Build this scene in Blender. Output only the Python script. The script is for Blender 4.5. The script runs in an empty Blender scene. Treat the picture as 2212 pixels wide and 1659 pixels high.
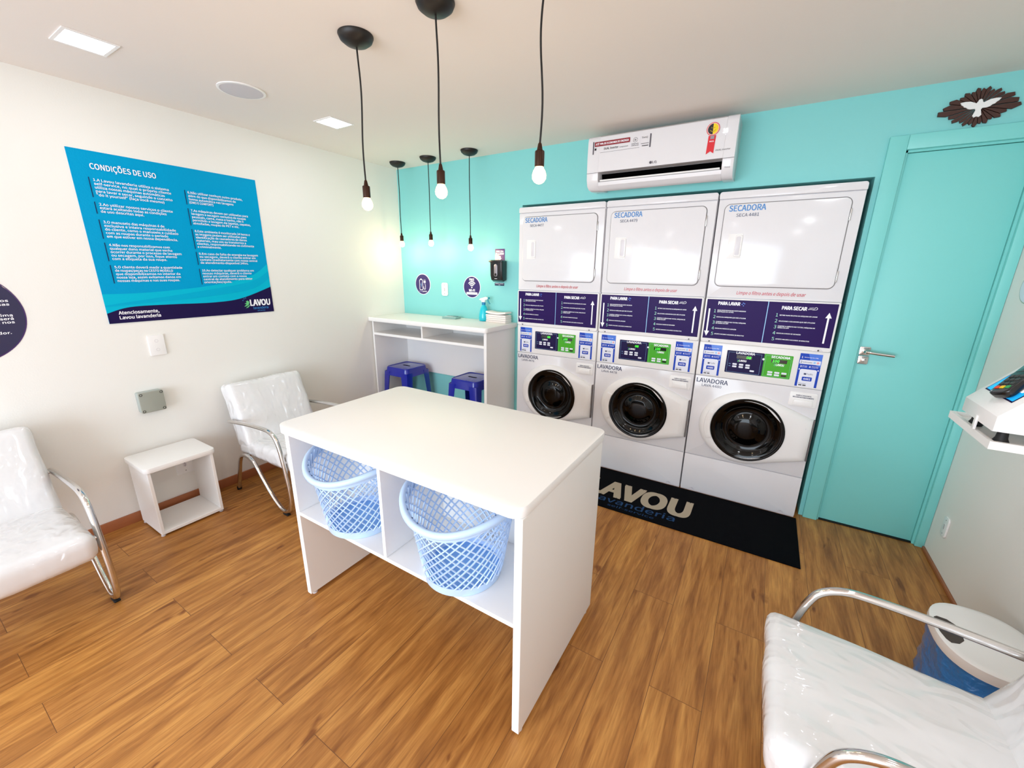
import bpy, bmesh, math, random
from mathutils import Vector, Matrix
random.seed(7)
PI = math.pi
S = bpy.context.scene
COL = S.collection

# ------------------------------------------------------------------ camera
H = 2.371            # ceiling height
WR = 4.044           # right wall
YF = -5.8            # shop front
CAM = Vector((3.0726, -2.9494, 1.5039))
yaw, pitch, roll, FPX = -0.5493, -0.2739, 0.0115, 880.118
f_ = Vector((math.sin(yaw)*math.cos(pitch), math.cos(yaw)*math.cos(pitch), math.sin(pitch)))
r_ = Vector((math.cos(yaw), -math.sin(yaw), 0)); u_ = r_.cross(f_)
r2 = r_*math.cos(roll) + u_*math.sin(roll); u2 = -r_*math.sin(roll) + u_*math.cos(roll)
cd = bpy.data.cameras.new('camera'); cam = bpy.data.objects.new('camera', cd); COL.objects.link(cam)
cam.matrix_world = Matrix(((r2.x, u2.x, -f_.x, CAM.x), (r2.y, u2.y, -f_.y, CAM.y), (r2.z, u2.z, -f_.z, CAM.z), (0, 0, 0, 1)))
cd.sensor_width = 36; cd.lens = FPX/2212*36; cd.clip_start = 0.02; cd.clip_end = 60
S.camera = cam

# ------------------------------------------------------------------ world, daylight, exposure
S.view_settings.view_transform = 'Standard'; S.view_settings.look = 'None'
S.view_settings.gamma = 1; S.view_settings.use_curve_mapping = False
S.view_settings.exposure = -0.46
W = bpy.data.worlds.new('world'); S.world = W; W.use_nodes = True
W.node_tree.nodes['Background'].inputs[0].default_value = (0.80, 0.90, 1.0, 1)
W.node_tree.nodes['Background'].inputs[1].default_value = 1.0
def area(name, loc, rot, sx, sy, power, col):
    l = bpy.data.lights.new(name, 'AREA'); l.shape = 'RECTANGLE'; l.size = sx; l.size_y = sy; l.energy = power; l.color = col
    o = bpy.data.objects.new(name, l); COL.objects.link(o); o.location = loc; o.rotation_euler = rot; return o
# daylight that enters through the glazed shop front
area('daylight', (1.75, YF+0.02, 1.12), (PI/2, 0, 0), 3.3, 2.12, 240, (0.76, 0.88, 1.0))
S.cycles.max_bounces = 10; S.cycles.diffuse_bounces = 6; S.cycles.glossy_bounces = 4; S.cycles.transmission_bounces = 6
S.cycles.caustics_reflective = False; S.cycles.caustics_refractive = False
try:
    S.cycles.use_denoising = True; S.cycles.sample_clamp_indirect = 6
except Exception: pass

# ------------------------------------------------------------------ materials
def lin(h):
    h = h.lstrip('#'); o = []
    for i in (0, 2, 4):
        c = int(h[i:i+2], 16)/255; o.append(c/12.92 if c <= .04045 else ((c+.055)/1.055)**2.4)
    return tuple(o)+(1,)
MC = {}
def mat(name, col, rough=.5, metal=0, coat=0, bump=0, bscale=40, spec=.5, emit=0, ecol=None, trans=0, stretch=(1, 1, 1), coatr=.05, ior=1.45, bdist=.002, alpha=1, detail=3):
    if name in MC: return MC[name]
    m = bpy.data.materials.new(name); m.use_nodes = True; nt = m.node_tree; b = nt.nodes['Principled BSDF']
    b.inputs['Base Color'].default_value = lin(col) if isinstance(col, str) else col
    b.inputs['Roughness'].default_value = rough; b.inputs['Metallic'].default_value = metal
    b.inputs['Coat Weight'].default_value = coat; b.inputs['Coat Roughness'].default_value = coatr
    b.inputs['Specular IOR Level'].default_value = spec; b.inputs['IOR'].default_value = ior
    b.inputs['Transmission Weight'].default_value = trans; b.inputs['Alpha'].default_value = alpha
    if emit:
        b.inputs['Emission Color'].default_value = lin(ecol or col); b.inputs['Emission Strength'].default_value = emit
    if bump:
        tc = nt.nodes.new('ShaderNodeTexCoord'); mp = nt.nodes.new('ShaderNodeMapping'); mp.inputs['Scale'].default_value = stretch
        n = nt.nodes.new('ShaderNodeTexNoise'); n.inputs['Scale'].default_value = bscale; n.inputs['Detail'].default_value = detail
        bp = nt.nodes.new('ShaderNodeBump'); bp.inputs['Strength'].default_value = bump; bp.inputs['Distance'].default_value = bdist
        nt.links.new(tc.outputs['Object'], mp.inputs[0]); nt.links.new(mp.outputs[0], n.inputs['Vector'])
        nt.links.new(n.outputs['Fac'], bp.inputs['Height']); nt.links.new(bp.outputs[0], b.inputs['Normal'])
        if coat: nt.links.new(bp.outputs[0], b.inputs['Coat Normal'])
    MC[name] = m; return m
WALLW = mat('white wall paint', '#EBE9E4', .75, bump=.12, bscale=150)
CEIL = mat('ceiling paint', '#E8E0DA', .85, bump=.08, bscale=120)
TEAL = mat('teal wall paint', '#84CFCE', .6, bump=.2, bscale=90)
TEALD = mat('teal lacquer', '#80D3CF', .42, bump=.12, bscale=60)
TEALG = mat('painted sill', '#7CD3CB', .6)
MELA = mat('white melamine', '#F0EEEC', .38, bump=.03, bscale=200)
ENAM = mat('white enamel', '#E3E1E4', .12, spec=.5)
ENAM2 = mat('white plastic', '#EFEDEC', .3)
ENAM3 = mat('grey white plastic', '#DCD8DC', .35)
GREYS = mat('seam grey', '#6E6868', .5)
DARK = mat('dark cavity', '#020202', .9, spec=.05)
BLACK = mat('matte black', '#17120F', .45)
BRONZE = mat('dark bronze socket', '#3A2418', .32, metal=.6)
RUB = mat('black rubber', '#0E0E10', .6)
CHROME = mat('chrome', '#D9D6D4', .14, metal=1)
STEEL = mat('brushed steel', '#B9B6B2', .3, metal=1)
CORD = mat('black cord', '#120E0C', .6)
NAVY = mat('navy blue steel', '#14229A', .22, coat=.4)
BRASS = mat('screw grey', '#5C5A55', .4, metal=.5)
def vinyl():
    # white upholstery under loose clear film: soft base, glossy coat whose own bump makes creases and glints
    m = mat('white vinyl under clear film', '#E2E1E2', .45, coat=1.0, coatr=.06, spec=.3); nt = m.node_tree; b = nt.nodes['Principled BSDF']; N = nt.nodes.new; L = nt.links.new
    tc = N('ShaderNodeTexCoord'); mp = N('ShaderNodeMapping'); mp.inputs['Scale'].default_value = (1.3, 2.6, 1.3); L(tc.outputs['Object'], mp.inputs[0])
    n1 = N('ShaderNodeTexNoise'); n1.noise_type = 'RIDGED_MULTIFRACTAL'; n1.inputs['Scale'].default_value = 7; n1.inputs['Detail'].default_value = 4; n1.inputs['Distortion'].default_value = .6
    n2 = N('ShaderNodeTexNoise'); n2.inputs['Scale'].default_value = 4; n2.inputs['Detail'].default_value = 2
    L(mp.outputs[0], n1.inputs['Vector']); L(mp.outputs[0], n2.inputs['Vector'])
    b1 = N('ShaderNodeBump'); b1.inputs['Strength'].default_value = 1; b1.inputs['Distance'].default_value = .045; L(n1.outputs['Fac'], b1.inputs['Height']); L(b1.outputs[0], b.inputs['Coat Normal'])
    b2 = N('ShaderNodeBump'); b2.inputs['Strength'].default_value = .35; b2.inputs['Distance'].default_value = .01; L(n2.outputs['Fac'], b2.inputs['Height']); L(b2.outputs[0], b.inputs['Normal'])
    return m
VINYL = vinyl()
# clear glassy door of the washers
GLASS = mat('dark door glass', '#030303', .07, spec=.35)
GLASS2 = mat('drum seen through the glass', '#15100E', .25)
def baskets():
    m = mat('light blue plastic', '#BCD6F6', .28, coat=.3)
    b = m.node_tree.nodes['Principled BSDF']; b.inputs['Subsurface Weight'].default_value = .0
    return m
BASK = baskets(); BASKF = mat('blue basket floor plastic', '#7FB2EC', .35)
# wooden floor
def wood_floor():
    m = bpy.data.materials.new('wood plank floor'); m.use_nodes = True; nt = m.node_tree; N = nt.nodes.new; L = nt.links.new
    b = nt.nodes['Principled BSDF']
    tc = N('ShaderNodeTexCoord'); sp = N('ShaderNodeSeparateXYZ'); L(tc.outputs['Object'], sp.inputs[0])
    cb = N('ShaderNodeCombineXYZ'); L(sp.outputs['Y'], cb.inputs['X']); L(sp.outputs['X'], cb.inputs['Y'])
    br = N('ShaderNodeTexBrick'); L(cb.outputs[0], br.inputs['Vector'])
    br.inputs['Scale'].default_value = 1; br.inputs['Brick Width'].default_value = 1.22; br.inputs['Row Height'].default_value = .182
    br.inputs['Mortar Size'].default_value = .0011; br.inputs['Mortar Smooth'].default_value = .3; br.inputs['Bias'].default_value = 0
    br.offset = .37; br.offset_frequency = 2
    br.inputs['Color1'].default_value = (0, 0, 0, 1); br.inputs['Color2'].default_value = (1, 1, 1, 1); br.inputs['Mortar'].default_value = (.5, .5, .5, 1)
    # grain: noise stretched along the plank, shifted per plank
    off = N('ShaderNodeMath'); off.operation = 'MULTIPLY'; L(br.outputs['Color'], off.inputs[0]); off.inputs[1].default_value = 13.0
    cz = N('ShaderNodeCombineXYZ'); L(sp.outputs['X'], cz.inputs['X']); L(sp.outputs['Y'], cz.inputs['Y']); L(off.outputs[0], cz.inputs['Z'])
    def noise(scale, st, detail, dist=0):
        mp = N('ShaderNodeMapping'); mp.inputs['Scale'].default_value = st; L(cz.outputs[0], mp.inputs[0])
        n = N('ShaderNodeTexNoise'); n.inputs['Scale'].default_value = scale; n.inputs['Detail'].default_value = detail; n.inputs['Distortion'].default_value = dist
        L(mp.outputs[0], n.inputs['Vector']); return n.outputs['Fac']
    g1 = noise(5, (5.0, .55, 1), 5, .8); g2 = noise(30, (6, .35, 1), 3, .3); kn = noise(4, (4.2, 1.2, 1), 3, .5)
    cr = N('ShaderNodeValToRGB'); L(g1, cr.inputs[0]); e = cr.color_ramp.elements
    e[0].position = .25; e[0].color = lin('#8A5422'); e[1].position = .72; e[1].color = lin('#D69B52')
    k = e.new(.48); k.color = lin('#B67B3C')
    mx = N('ShaderNodeMix'); mx.data_type = 'RGBA'; mx.blend_type = 'MULTIPLY'; mx.inputs[0].default_value = .55
    cr2 = N('ShaderNodeValToRGB'); L(g2, cr2.inputs[0]); e2 = cr2.color_ramp.elements
    e2[0].position = .3; e2[0].color = (.55, .48, .42, 1); e2[1].position = .62; e2[1].color = (1, 1, 1, 1)
    L(cr.outputs[0], mx.inputs[6]); L(cr2.outputs[0], mx.inputs[7])
    # per plank tint
    mx2 = N('ShaderNodeMix'); mx2.data_type = 'RGBA'; mx2.blend_type = 'MULTIPLY'; mx2.inputs[0].default_value = 1
    tr = N('ShaderNodeValToRGB'); L(br.outputs['Color'], tr.inputs[0]); t = tr.color_ramp.elements
    t[0].color = (.84, .80, .78, 1); t[1].color = (1.0, 1.0, .97, 1)
    L(mx.outputs[2], mx2.inputs[6]); L(tr.outputs[0], mx2.inputs[7])
    # dark knots / mineral streaks
    kr = N('ShaderNodeValToRGB'); L(kn, kr.inputs[0]); q = kr.color_ramp.elements
    q[0].position = .655; q[0].color = (1, 1, 1, 1); q[1].position = .74; q[1].color = (.42, .29, .20, 1)
    mx3 = N('ShaderNodeMix'); mx3.data_type = 'RGBA'; mx3.blend_type = 'MULTIPLY'; mx3.inputs[0].default_value = .9
    L(mx2.outputs[2], mx3.inputs[6]); L(kr.outputs[0], mx3.inputs[7])
    # seams
    mx4 = N('ShaderNodeMix'); mx4.data_type = 'RGBA'; L(br.outputs['Fac'], mx4.inputs[0]); L(mx3.outputs[2], mx4.inputs[6]); mx4.inputs[7].default_value = lin('#6A4222')
    L(mx4.outputs[2], b.inputs['Base Color'])
    b.inputs['Roughness'].default_value = .42; b.inputs['Specular IOR Level'].default_value = .4
    bp = N('ShaderNodeBump'); bp.inputs['Strength'].default_value = .12; bp.inputs['Distance'].default_value = .002; L(g2, bp.inputs['Height']); L(bp.outputs[0], b.inputs['Normal'])
    return m
WOOD = wood_floor()
SKIRT = mat('reddish wood skirting', '#A5643F', .45, bump=.2, bscale=20, stretch=(3, .3, 8))
MATM = mat('black mat pile', '#06070C', .95, bump=.8, bscale=600, bdist=.004, spec=.1)
def P(col, rough=.35, coat=.2): return mat('print '+col+str(rough), col, rough, coat=coat)

# ------------------------------------------------------------------ mesh helpers
def finish(bm, name, m, parent=None, loc=None, smooth=35, matrix=None):
    if matrix is not None: bm.transform(matrix)
    bmesh.ops.recalc_face_normals(bm, faces=bm.faces)
    me = bpy.data.meshes.new(name); bm.to_mesh(me); bm.free()
    for mm in (m if isinstance(m, (list, tuple)) else [m]): me.materials.append(mm)
    if smooth:
        me.polygons.foreach_set('use_smooth', [True]*len(me.polygons))
        me.set_sharp_from_angle(angle=math.radians(smooth))
    else: me.polygons.foreach_set('use_smooth', [False]*len(me.polygons))
    o = bpy.data.objects.new(name, me); COL.objects.link(o)
    if parent: o.parent = parent
    if loc: o.location = loc
    return o
def nb(): return bmesh.new()
def box(bm, x0, x1, y0, y1, z0, z1, r=0, seg=2, mi=0):
    t = bmesh.new(); bmesh.ops.create_cube(t, size=1)
    t.transform(Matrix.Translation(((x0+x1)/2, (y0+y1)/2, (z0+z1)/2)) @ Matrix.Diagonal((x1-x0, y1-y0, z1-z0, 1)))
    if r: bmesh.ops.bevel(t, geom=t.edges[:], offset=r, segments=seg, profile=.5, affect='EDGES')
    merge(bm, t, mi)
def merge(bm, t, mi=0):
    bmesh.ops.recalc_face_normals(t, faces=t.faces)
    vm = {}
    for v in t.verts: vm[v] = bm.verts.new(v.co)
    for f in t.faces:
        try: nf = bm.faces.new([vm[v] for v in f.verts]); nf.material_index = mi or f.material_index; nf.smooth = True
        except ValueError: pass
    t.free()
def rrect(x0, x1, y0, y1, r, n=6):
    if not isinstance(r, (tuple, list)): r = (r,)*4
    out = []
    for (cx, cy, a, rr) in ((x1-r[0], y0+r[0], -PI/2, r[0]), (x1-r[1], y1-r[1], 0, r[1]), (x0+r[2], y1-r[2], PI/2, r[2]), (x0+r[3], y0+r[3], PI, r[3])):
        if rr < 1e-6: out.append((cx, cy)); continue
        for i in range(n+1): out.append((cx+rr*math.cos(a+PI/2*i/n), cy+rr*math.sin(a+PI/2*i/n)))
    return out
def prism(bm, pts, d0, d1, axis='z', bevel=0, seg=2, mi=0):
    """extrude a 2D outline; axis z: pts=(x,y); axis y: pts=(x,z); axis x: pts=(y,z)"""
    t = bmesh.new()
    def mk(p, d): return {'z': (p[0], p[1], d), 'y': (p[0], d, p[1]), 'x': (d, p[0], p[1])}[axis]
    a = [t.verts.new(mk(p, d0)) for p in pts]; b = [t.verts.new(mk(p, d1)) for p in pts]; n = len(pts)
    t.faces.new(a); t.faces.new(b[::-1])
    for i in range(n): t.faces.new((a[i], b[i], b[(i+1) % n], a[(i+1) % n]))
    if bevel:
        bmesh.ops.recalc_face_normals(t, faces=t.faces)
        ed = [e for e in t.edges if (e.verts[0] in a and e.verts[1] in a) or (e.verts[0] in b and e.verts[1] in b)]
        bmesh.ops.bevel(t, geom=ed, offset=bevel, segments=seg, profile=.5, affect='EDGES')
    merge(bm, t, mi)
def catmull(pts, n=8, closed=False):
    P_ = [Vector(p) for p in pts]; out = []; L = len(P_)
    rng = range(L if closed else L-1)
    for i in rng:
        if closed: p0, p1, p2, p3 = P_[(i-1) % L], P_[i], P_[(i+1) % L], P_[(i+2) % L]
        else: p0, p1, p2, p3 = P_[max(i-1, 0)], P_[i], P_[i+1], P_[min(i+2, L-1)]
        for k in range(n):
            t = k/n; out.append(.5*((2*p1)+(-p0+p2)*t+(2*p0-5*p1+4*p2-p3)*t*t+(-p0+3*p1-3*p2+p3)*t**3))
    if not closed: out.append(P_[-1])
    return out
def sweep(bm, path, r, seg=10, closed=False, cap=True, mi=0, sx=1, sy=1):
    pts = [Vector(p) for p in path]; n = len(pts); rings = []
    T = []
    for i in range(n):
        a = pts[(i-1) % n] if (closed or i) else pts[0]; b = pts[(i+1) % n] if (closed or i < n-1) else pts[-1]
        T.append((b-a).normalized())
    up = Vector((0, 0, 1)) if abs(T[0].z) < .9 else Vector((0, 1, 0)); u = T[0].cross(up).normalized()
    for i in range(n):
        u = (u - T[i]*u.dot(T[i])).normalized(); v = T[i].cross(u)
        rr = r[i] if isinstance(r, (list, tuple)) else r
        rings.append([bm.verts.new(pts[i]+u*math.cos(2*PI*k/seg)*rr*sx+v*math.sin(2*PI*k/seg)*rr*sy) for k in range(seg)])
    m = n if closed else n-1
    for i in range(m):
        A, B = rings[i], rings[(i+1) % n]
        for k in range(seg):
            try: f = bm.faces.new((A[k], A[(k+1) % seg], B[(k+1) % seg], B[k])); f.material_index = mi
            except ValueError: pass
    if cap and not closed:
        bm.faces.new(rings[0][::-1]).material_index = mi; bm.faces.new(rings[-1]).material_index = mi
def lathe(bm, prof, seg=32, axis='z', c=(0, 0, 0), mi=0):
    """prof: list of (radius, height)"""
    rings = []
    for (r, h) in prof:
        if r < 1e-6: rings.append([None, h]); continue
        ring = []
        for k in range(seg):
            a = 2*PI*k/seg; p = (r*math.cos(a), r*math.sin(a))
            co = {'z': (p[0], p[1], h), 'y': (p[0], h, p[1]), 'x': (h, p[0], p[1])}[axis]
            ring.append(bm.verts.new(Vector(co)+Vector(c)))
        rings.append(ring)
    for i, R in enumerate(rings):
        if R[0] is None:
            h = R[1]; co = {'z': (0, 0, h), 'y': (0, h, 0), 'x': (h, 0, 0)}[axis]; rings[i] = [bm.verts.new(Vector(co)+Vector(c))]
    for A, B in zip(rings[:-1], rings[1:]):
        for k in range(seg):
            if len(A) == 1 and len(B) == 1: continue
            if len(A) == 1: f = bm.faces.new((A[0], B[(k+1) % seg], B[k]))
            elif len(B) == 1: f = bm.faces.new((A[k], A[(k+1) % seg], B[0]))
            else: f = bm.faces.new((A[k], A[(k+1) % seg], B[(k+1) % seg], B[k]))
            f.material_index = mi
def empty(name, loc, label, cat, group=None, rz=0):
    o = bpy.data.objects.new(name, None); COL.objects.link(o); o.location = loc; o.rotation_euler = (0, 0, rz)
    o.empty_display_size = .05; return tag(o, label, cat, group)
def tag(o, label, cat, group=None):
    o['label'] = label; o['category'] = cat
    if group: o['group'] = group
    return o
def struct(o): o['kind'] = 'structure'; return o
def copy_tree(o, parent=None):
    c = o.copy(); COL.objects.link(c)
    if parent: c.parent = parent
    for ch in list(o.children): copy_tree(ch, c)
    return c

# ------------------------------------------------------------------ printed graphics and lettering
import os
FONT = None
try: FONT = bpy.data.fonts.load(os.path.join(bpy.utils.resource_path('LOCAL'), 'datafiles', 'fonts', 'Noto Sans CJK Regular.woff2'))   # Blender's own interface font; its built-in font is the fallback
except Exception: FONT = None
def text_bm(s, res=2):
    cu = bpy.data.curves.new('t', 'FONT'); cu.body = s; cu.size = 1
    if FONT: cu.font = FONT
    cu.resolution_u = res; cu.space_line = 1.0
    ob = bpy.data.objects.new('t', cu); COL.objects.link(ob); bpy.context.view_layer.update()
    dg = bpy.context.evaluated_depsgraph_get(); me = bpy.data.meshes.new_from_object(ob.evaluated_get(dg))
    t = bmesh.new(); t.from_mesh(me); bpy.data.objects.remove(ob); bpy.data.curves.remove(cu); bpy.data.meshes.remove(me)
    return t
_t = text_bm('H'); CAPH = max(v.co.y for v in _t.verts); _t.free()
class G:
    """flat print: (u,v) drawing with layers, mapped on to a plane"""
    def __init__(s): s.bm = bmesh.new(); s.m = []
    def mi(s, m):
        if m not in s.m: s.m.append(m)
        return s.m.index(m)
    def poly(s, pts, m, l=1):
        i = s.mi(m); f = s.bm.faces.new([s.bm.verts.new((p[0], p[1], l*.0006)) for p in pts]); f.material_index = i
    def rect(s, u0, u1, v0, v1, m, l=1, r=0, n=4): s.poly(rrect(u0, u1, v0, v1, r, n) if r else [(u0, v0), (u1, v0), (u1, v1), (u0, v1)], m, l)
    def circ(s, u, v, r, m, l=1, n=40, ry=None):
        ry = ry or r; s.poly([(u+r*math.cos(2*PI*k/n), v+ry*math.sin(2*PI*k/n)) for k in range(n)], m, l)
    def line(s, pts, w, m, l=1):
        i = s.mi(m); P_ = [Vector((p[0], p[1])) for p in pts]; closed = (P_[0]-P_[-1]).length < 1e-6
        if closed: P_ = P_[:-1]
        n = len(P_); A = []
        for k in range(n):
            d0 = (P_[k]-P_[(k-1) % n]) if (closed or k) else None; d1 = (P_[(k+1) % n]-P_[k]) if (closed or k < n-1) else None
            d0 = (d0 or d1).normalized(); d1 = (d1 or d0).normalized(); n0 = Vector((-d0.y, d0.x)); n1 = Vector((-d1.y, d1.x)); nn = (n0+n1)
            nn = nn.normalized() if nn.length > 1e-5 else n0; q = nn*(w/2/max(.35, nn.dot(n0)))
            A.append((s.bm.verts.new((P_[k].x-q.x, P_[k].y-q.y, l*.0006)), s.bm.verts.new((P_[k].x+q.x, P_[k].y+q.y, l*.0006))))
        for k in range(n if closed else n-1):
            f = s.bm.faces.new((A[k][0], A[(k+1) % n][0], A[(k+1) % n][1], A[k][1])); f.material_index = i
    def arc(s, u, v, r, a0, a1, w, m, l=1, n=12):
        s.line([(u+r*math.cos(a0+(a1-a0)*k/n), v+r*math.sin(a0+(a1-a0)*k/n)) for k in range(n+1)], w, m, l)
    def text(s, st, u, v, m, h=None, w=None, l=2, bold=.02, align='L', rot=0, shear=0, maxw=None):
        """h = cap height; v = baseline; w = fitted width"""
        i = s.mi(m); t = text_bm(st, 2 if (h or 1) < .012 else (3 if (h or 1) < .05 else 7))
        if not t.verts: t.free(); return
        x0 = min(p.co.x for p in t.verts); x1 = max(p.co.x for p in t.verts)
        k = h/CAPH if h else w/(x1-x0); kx = w/(x1-x0) if w else k
        if maxw: kx = min(kx, maxw/(x1-x0))
        W_ = (x1-x0)*kx; sh = {'L': 0, 'C': -W_/2, 'R': -W_}[align]
        c, s_ = math.cos(rot), math.sin(rot)
        for p in t.verts:
            x = (p.co.x-x0)*kx+sh; y = p.co.y*k; x += y*shear
            p.co = Vector((u+x*c-y*s_, v+x*s_+y*c, l*.0006))
        bo = bold*CAPH*k*1.25 if bold > .004 else 0     # heavier strokes: the same outline struck again a hair to each side
        for q, (dx, dy) in enumerate(((1, .7), (1, -.7), (-1, .7), (-1, -.7), (0, 0)) if bo else ((0, 0),)):
            off = Vector((dx*bo, dy*bo, q*.00004)); vm = {p: s.bm.verts.new(p.co+off) for p in t.verts}
            for f in t.faces:
                try: nf = s.bm.faces.new([vm[z] for z in f.verts]); nf.material_index = i
                except ValueError: pass
        t.free()
    def build(s, name, parent, M, label=None):
        s.bm.transform(M); me = bpy.data.meshes.new(name); s.bm.to_mesh(me); s.bm.free()
        for m in s.m: me.materials.append(m)
        o = bpy.data.objects.new(name, me); COL.objects.link(o); o.parent = parent
        if label: o['label'] = label
        return o
def front(x=0, y=0, z=0): return Matrix(((1, 0, 0, x), (0, 0, -1, y), (0, 1, 0, z), (0, 0, 0, 1)))     # faces -y
def left(x=0, y=0, z=0): return Matrix(((0, 0, 1, x), (1, 0, 0, y), (0, 1, 0, z), (0, 0, 0, 1)))       # on the left wall, faces +x
def right(x=0, y=0, z=0): return Matrix(((0, 0, -1, x), (-1, 0, 0, y), (0, 1, 0, z), (0, 0, 0, 1)))    # on the right wall, faces -x
def flat(x=0, y=0, z=0): return Matrix.Translation((x, y, z))
WHT = P('#FAF9FF'); NVY = mat('navy print', '#1E1244', .4, spec=.15); NVY2 = mat('purple print', '#2A1454', .4, spec=.12); CYB = P('#8FC4F2'); BLU = P('#2E7FC4'); DBL = P('#27305A'); RED = P('#C4313C')
GRN = mat('green print', '#45A81F', .38, spec=.3); LGN = P('#9ADBC4'); PBL = mat('blue print', '#0F3FB4', .38, spec=.3); PBL2 = P('#3F74DC'); LGR = P('#E4E6F2'); PGN = P('#63C27A')
LED = mat('green display digits', '#39FF3A', .4, emit=2.0, ecol='#48FF30'); DISP = mat('display window', '#11150F', .15, coat=.6)

def logo(g, u, v, w, l=3, sub=True, white=WHT, sube=None):
    """leaping swoosh figure, LAVOU, lavanderia / self-service; w = width of the word"""
    h = w*.30
    g.text('LAVOU', u, v, white, h=h, w=w, l=l, bold=.045)
    if sub:
        g.text('lavanderia', u+w*.12, v-h*.62, sube or BLU, h=h*.42, w=w*.76, l=l)
        g.text('self-service', u+w*.3, v-h*.98, sube or BLU, h=h*.2, w=w*.4, l=l)
    c = PGN; x = u-w*.16; y = v+h*.3; s = h*1.1
    g.poly([(x-.50*s, y-.35*s), (x-.1*s, y-.30*s), (x+.25*s, y-.05*s), (x+.35*s, y+.35*s), (x+.1*s, y+.55*s), (x-.15*s, y+.42*s), (x-.05*s, y+.2*s), (x-.4*s, y+.1*s), (x-.1*s, y-.02*s)], c, l+.4)
    g.poly([(x-.3*s, y-.62*s), (x+.12*s, y-.5*s), (x+.42*s, y-.15*s), (x+.2*s, y-.2*s)], c, l)
    for a, b in ((-.35, .85), (-.1, .95), (-.55, .6)): g.circ(x+a*s, y+b*s, .07*s, BLU, l, 10)

# ================================================================== SETTING
def sbox(name, x0, x1, y0, y1, z0, z1, m):
    b = nb(); box(b, x0, x1, y0, y1, z0, z1); return struct(finish(b, name, m, smooth=0))
sbox('floor', -.1, WR+.1, YF-.1, .9, -.06, 0, WOOD)
sbox('ceiling', -.1, WR+.1, YF-.1, .9, H, H+.08, CEIL)
sbox('wall_left', -.1, 0, YF-.1, .9, 0, H, WALLW)
sbox('wall_right', WR, WR+.1, YF-.1, .9, 0, H, WALLW)
NX0, NX1, NZ = 1.345, 3.450, 1.985        # niche of the machines
DX0, DX1, DZ = 3.545, 4.004, 2.094        # door opening
b = nb()
box(b, 0, NX0, 0, .12, 0, H); box(b, NX0, NX1, 0, .12, NZ, H); box(b, NX1, DX0, 0, .12, 0, H)
box(b, DX0, DX1, 0, .12, DZ, H); box(b, DX1, WR, 0, .12, 0, H)
box(b, NX0-.08, NX0, .12, .88, 0, H); box(b, NX1, NX1+.08, .12, .88, 0, H); box(b, NX0-.08, NX1+.08, .80, .88, 0, H); box(b, NX0, NX1, .12, .8, NZ, NZ+.06)
struct(finish(b, 'wall_back', TEAL, smooth=0))
b = nb(); WX0, WX1, WZ0, WZ1 = .1, 3.4, .05, 2.2
box(b, 0, WX0, YF-.1, YF, 0, H); box(b, WX1, WR, YF-.1, YF, 0, H); box(b, WX0, WX1, YF-.1, YF, 0, WZ0); box(b, WX0, WX1, YF-.1, YF, WZ1, H)
struct(finish(b, 'wall_front', WALLW, smooth=0))
b = nb()
for x in (WX0, 1.2, 2.3, WX1-.04): box(b, x, x+.04, YF-.07, YF-.02, WZ0, WZ1)
box(b, WX0, WX1, YF-.07, YF-.02, WZ0, WZ0+.04); box(b, WX0, WX1, YF-.07, YF-.02, WZ1-.04, WZ1)
struct(finish(b, 'window_1', STEEL, smooth=0))
# skirting boards
b = nb(); box(b, 0, .014, YF, 0, 0, .062, .002); struct(finish(b, 'baseboard_left', SKIRT))
b = nb(); box(b, WR-.012, WR, YF, -.03, 0, .018, .002); struct(finish(b, 'baseboard_right', SKIRT))
# door
b = nb()
box(b, DX0-.073, DX0, -.022, .0, 0, DZ+.066, .003); box(b, DX0, WR-.001, -.022, .0, DZ, DZ+.066, .003); box(b, DX1, WR-.001, -.022, 0, 0, DZ, .003)
box(b, DX0, DX0+.01, 0, .12, 0, DZ); box(b, DX1-.01, DX1, 0, .12, 0, DZ); box(b, DX0, DX1, 0, .12, DZ-.01, DZ)
struct(finish(b, 'trim_1', TEALD))
b = nb(); box(b, DX0+.011, DX1-.011, .012, .05, .008, DZ-.012, .002); door = struct(finish(b, 'door_1', TEALD))
b = nb(); prism(b, rrect(3.556, 3.604, 1.062, 1.110, .006), .003, .012, 'y', .002); 
pth = catmull([(3.580, .005, 1.086), (3.580, -.028, 1.086), (3.596, -.040, 1.085), (3.64, -.040, 1.081), (3.70, -.040, 1.077)], 6)
sweep(b, pth, .0085, 10, sy=1.0)
hd = finish(b, 'door_handle', CHROME, door); hd['label'] = 'chrome lever handle'
b = nb(); prism(b, rrect(3.558, 3.604, 1.012, 1.058, .006), .003, .012, 'y', .002); lathe(b, [(.0, -.008), (.009, -.006), (.010, .004)], 16, 'y', (3.585, 0, 1.035))
lk = finish(b, 'door_lock', CHROME, door); lk['label'] = 'square chrome lock plate'
sbox('door_gap_shade', DX0+.01, DX1-.01, .0, .12, 0, .006, BLACK)  # black strip under the door, paints the shade of the gap
# thin shadow gap joint in the ceiling beside the left wall is just the corner itself

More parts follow.
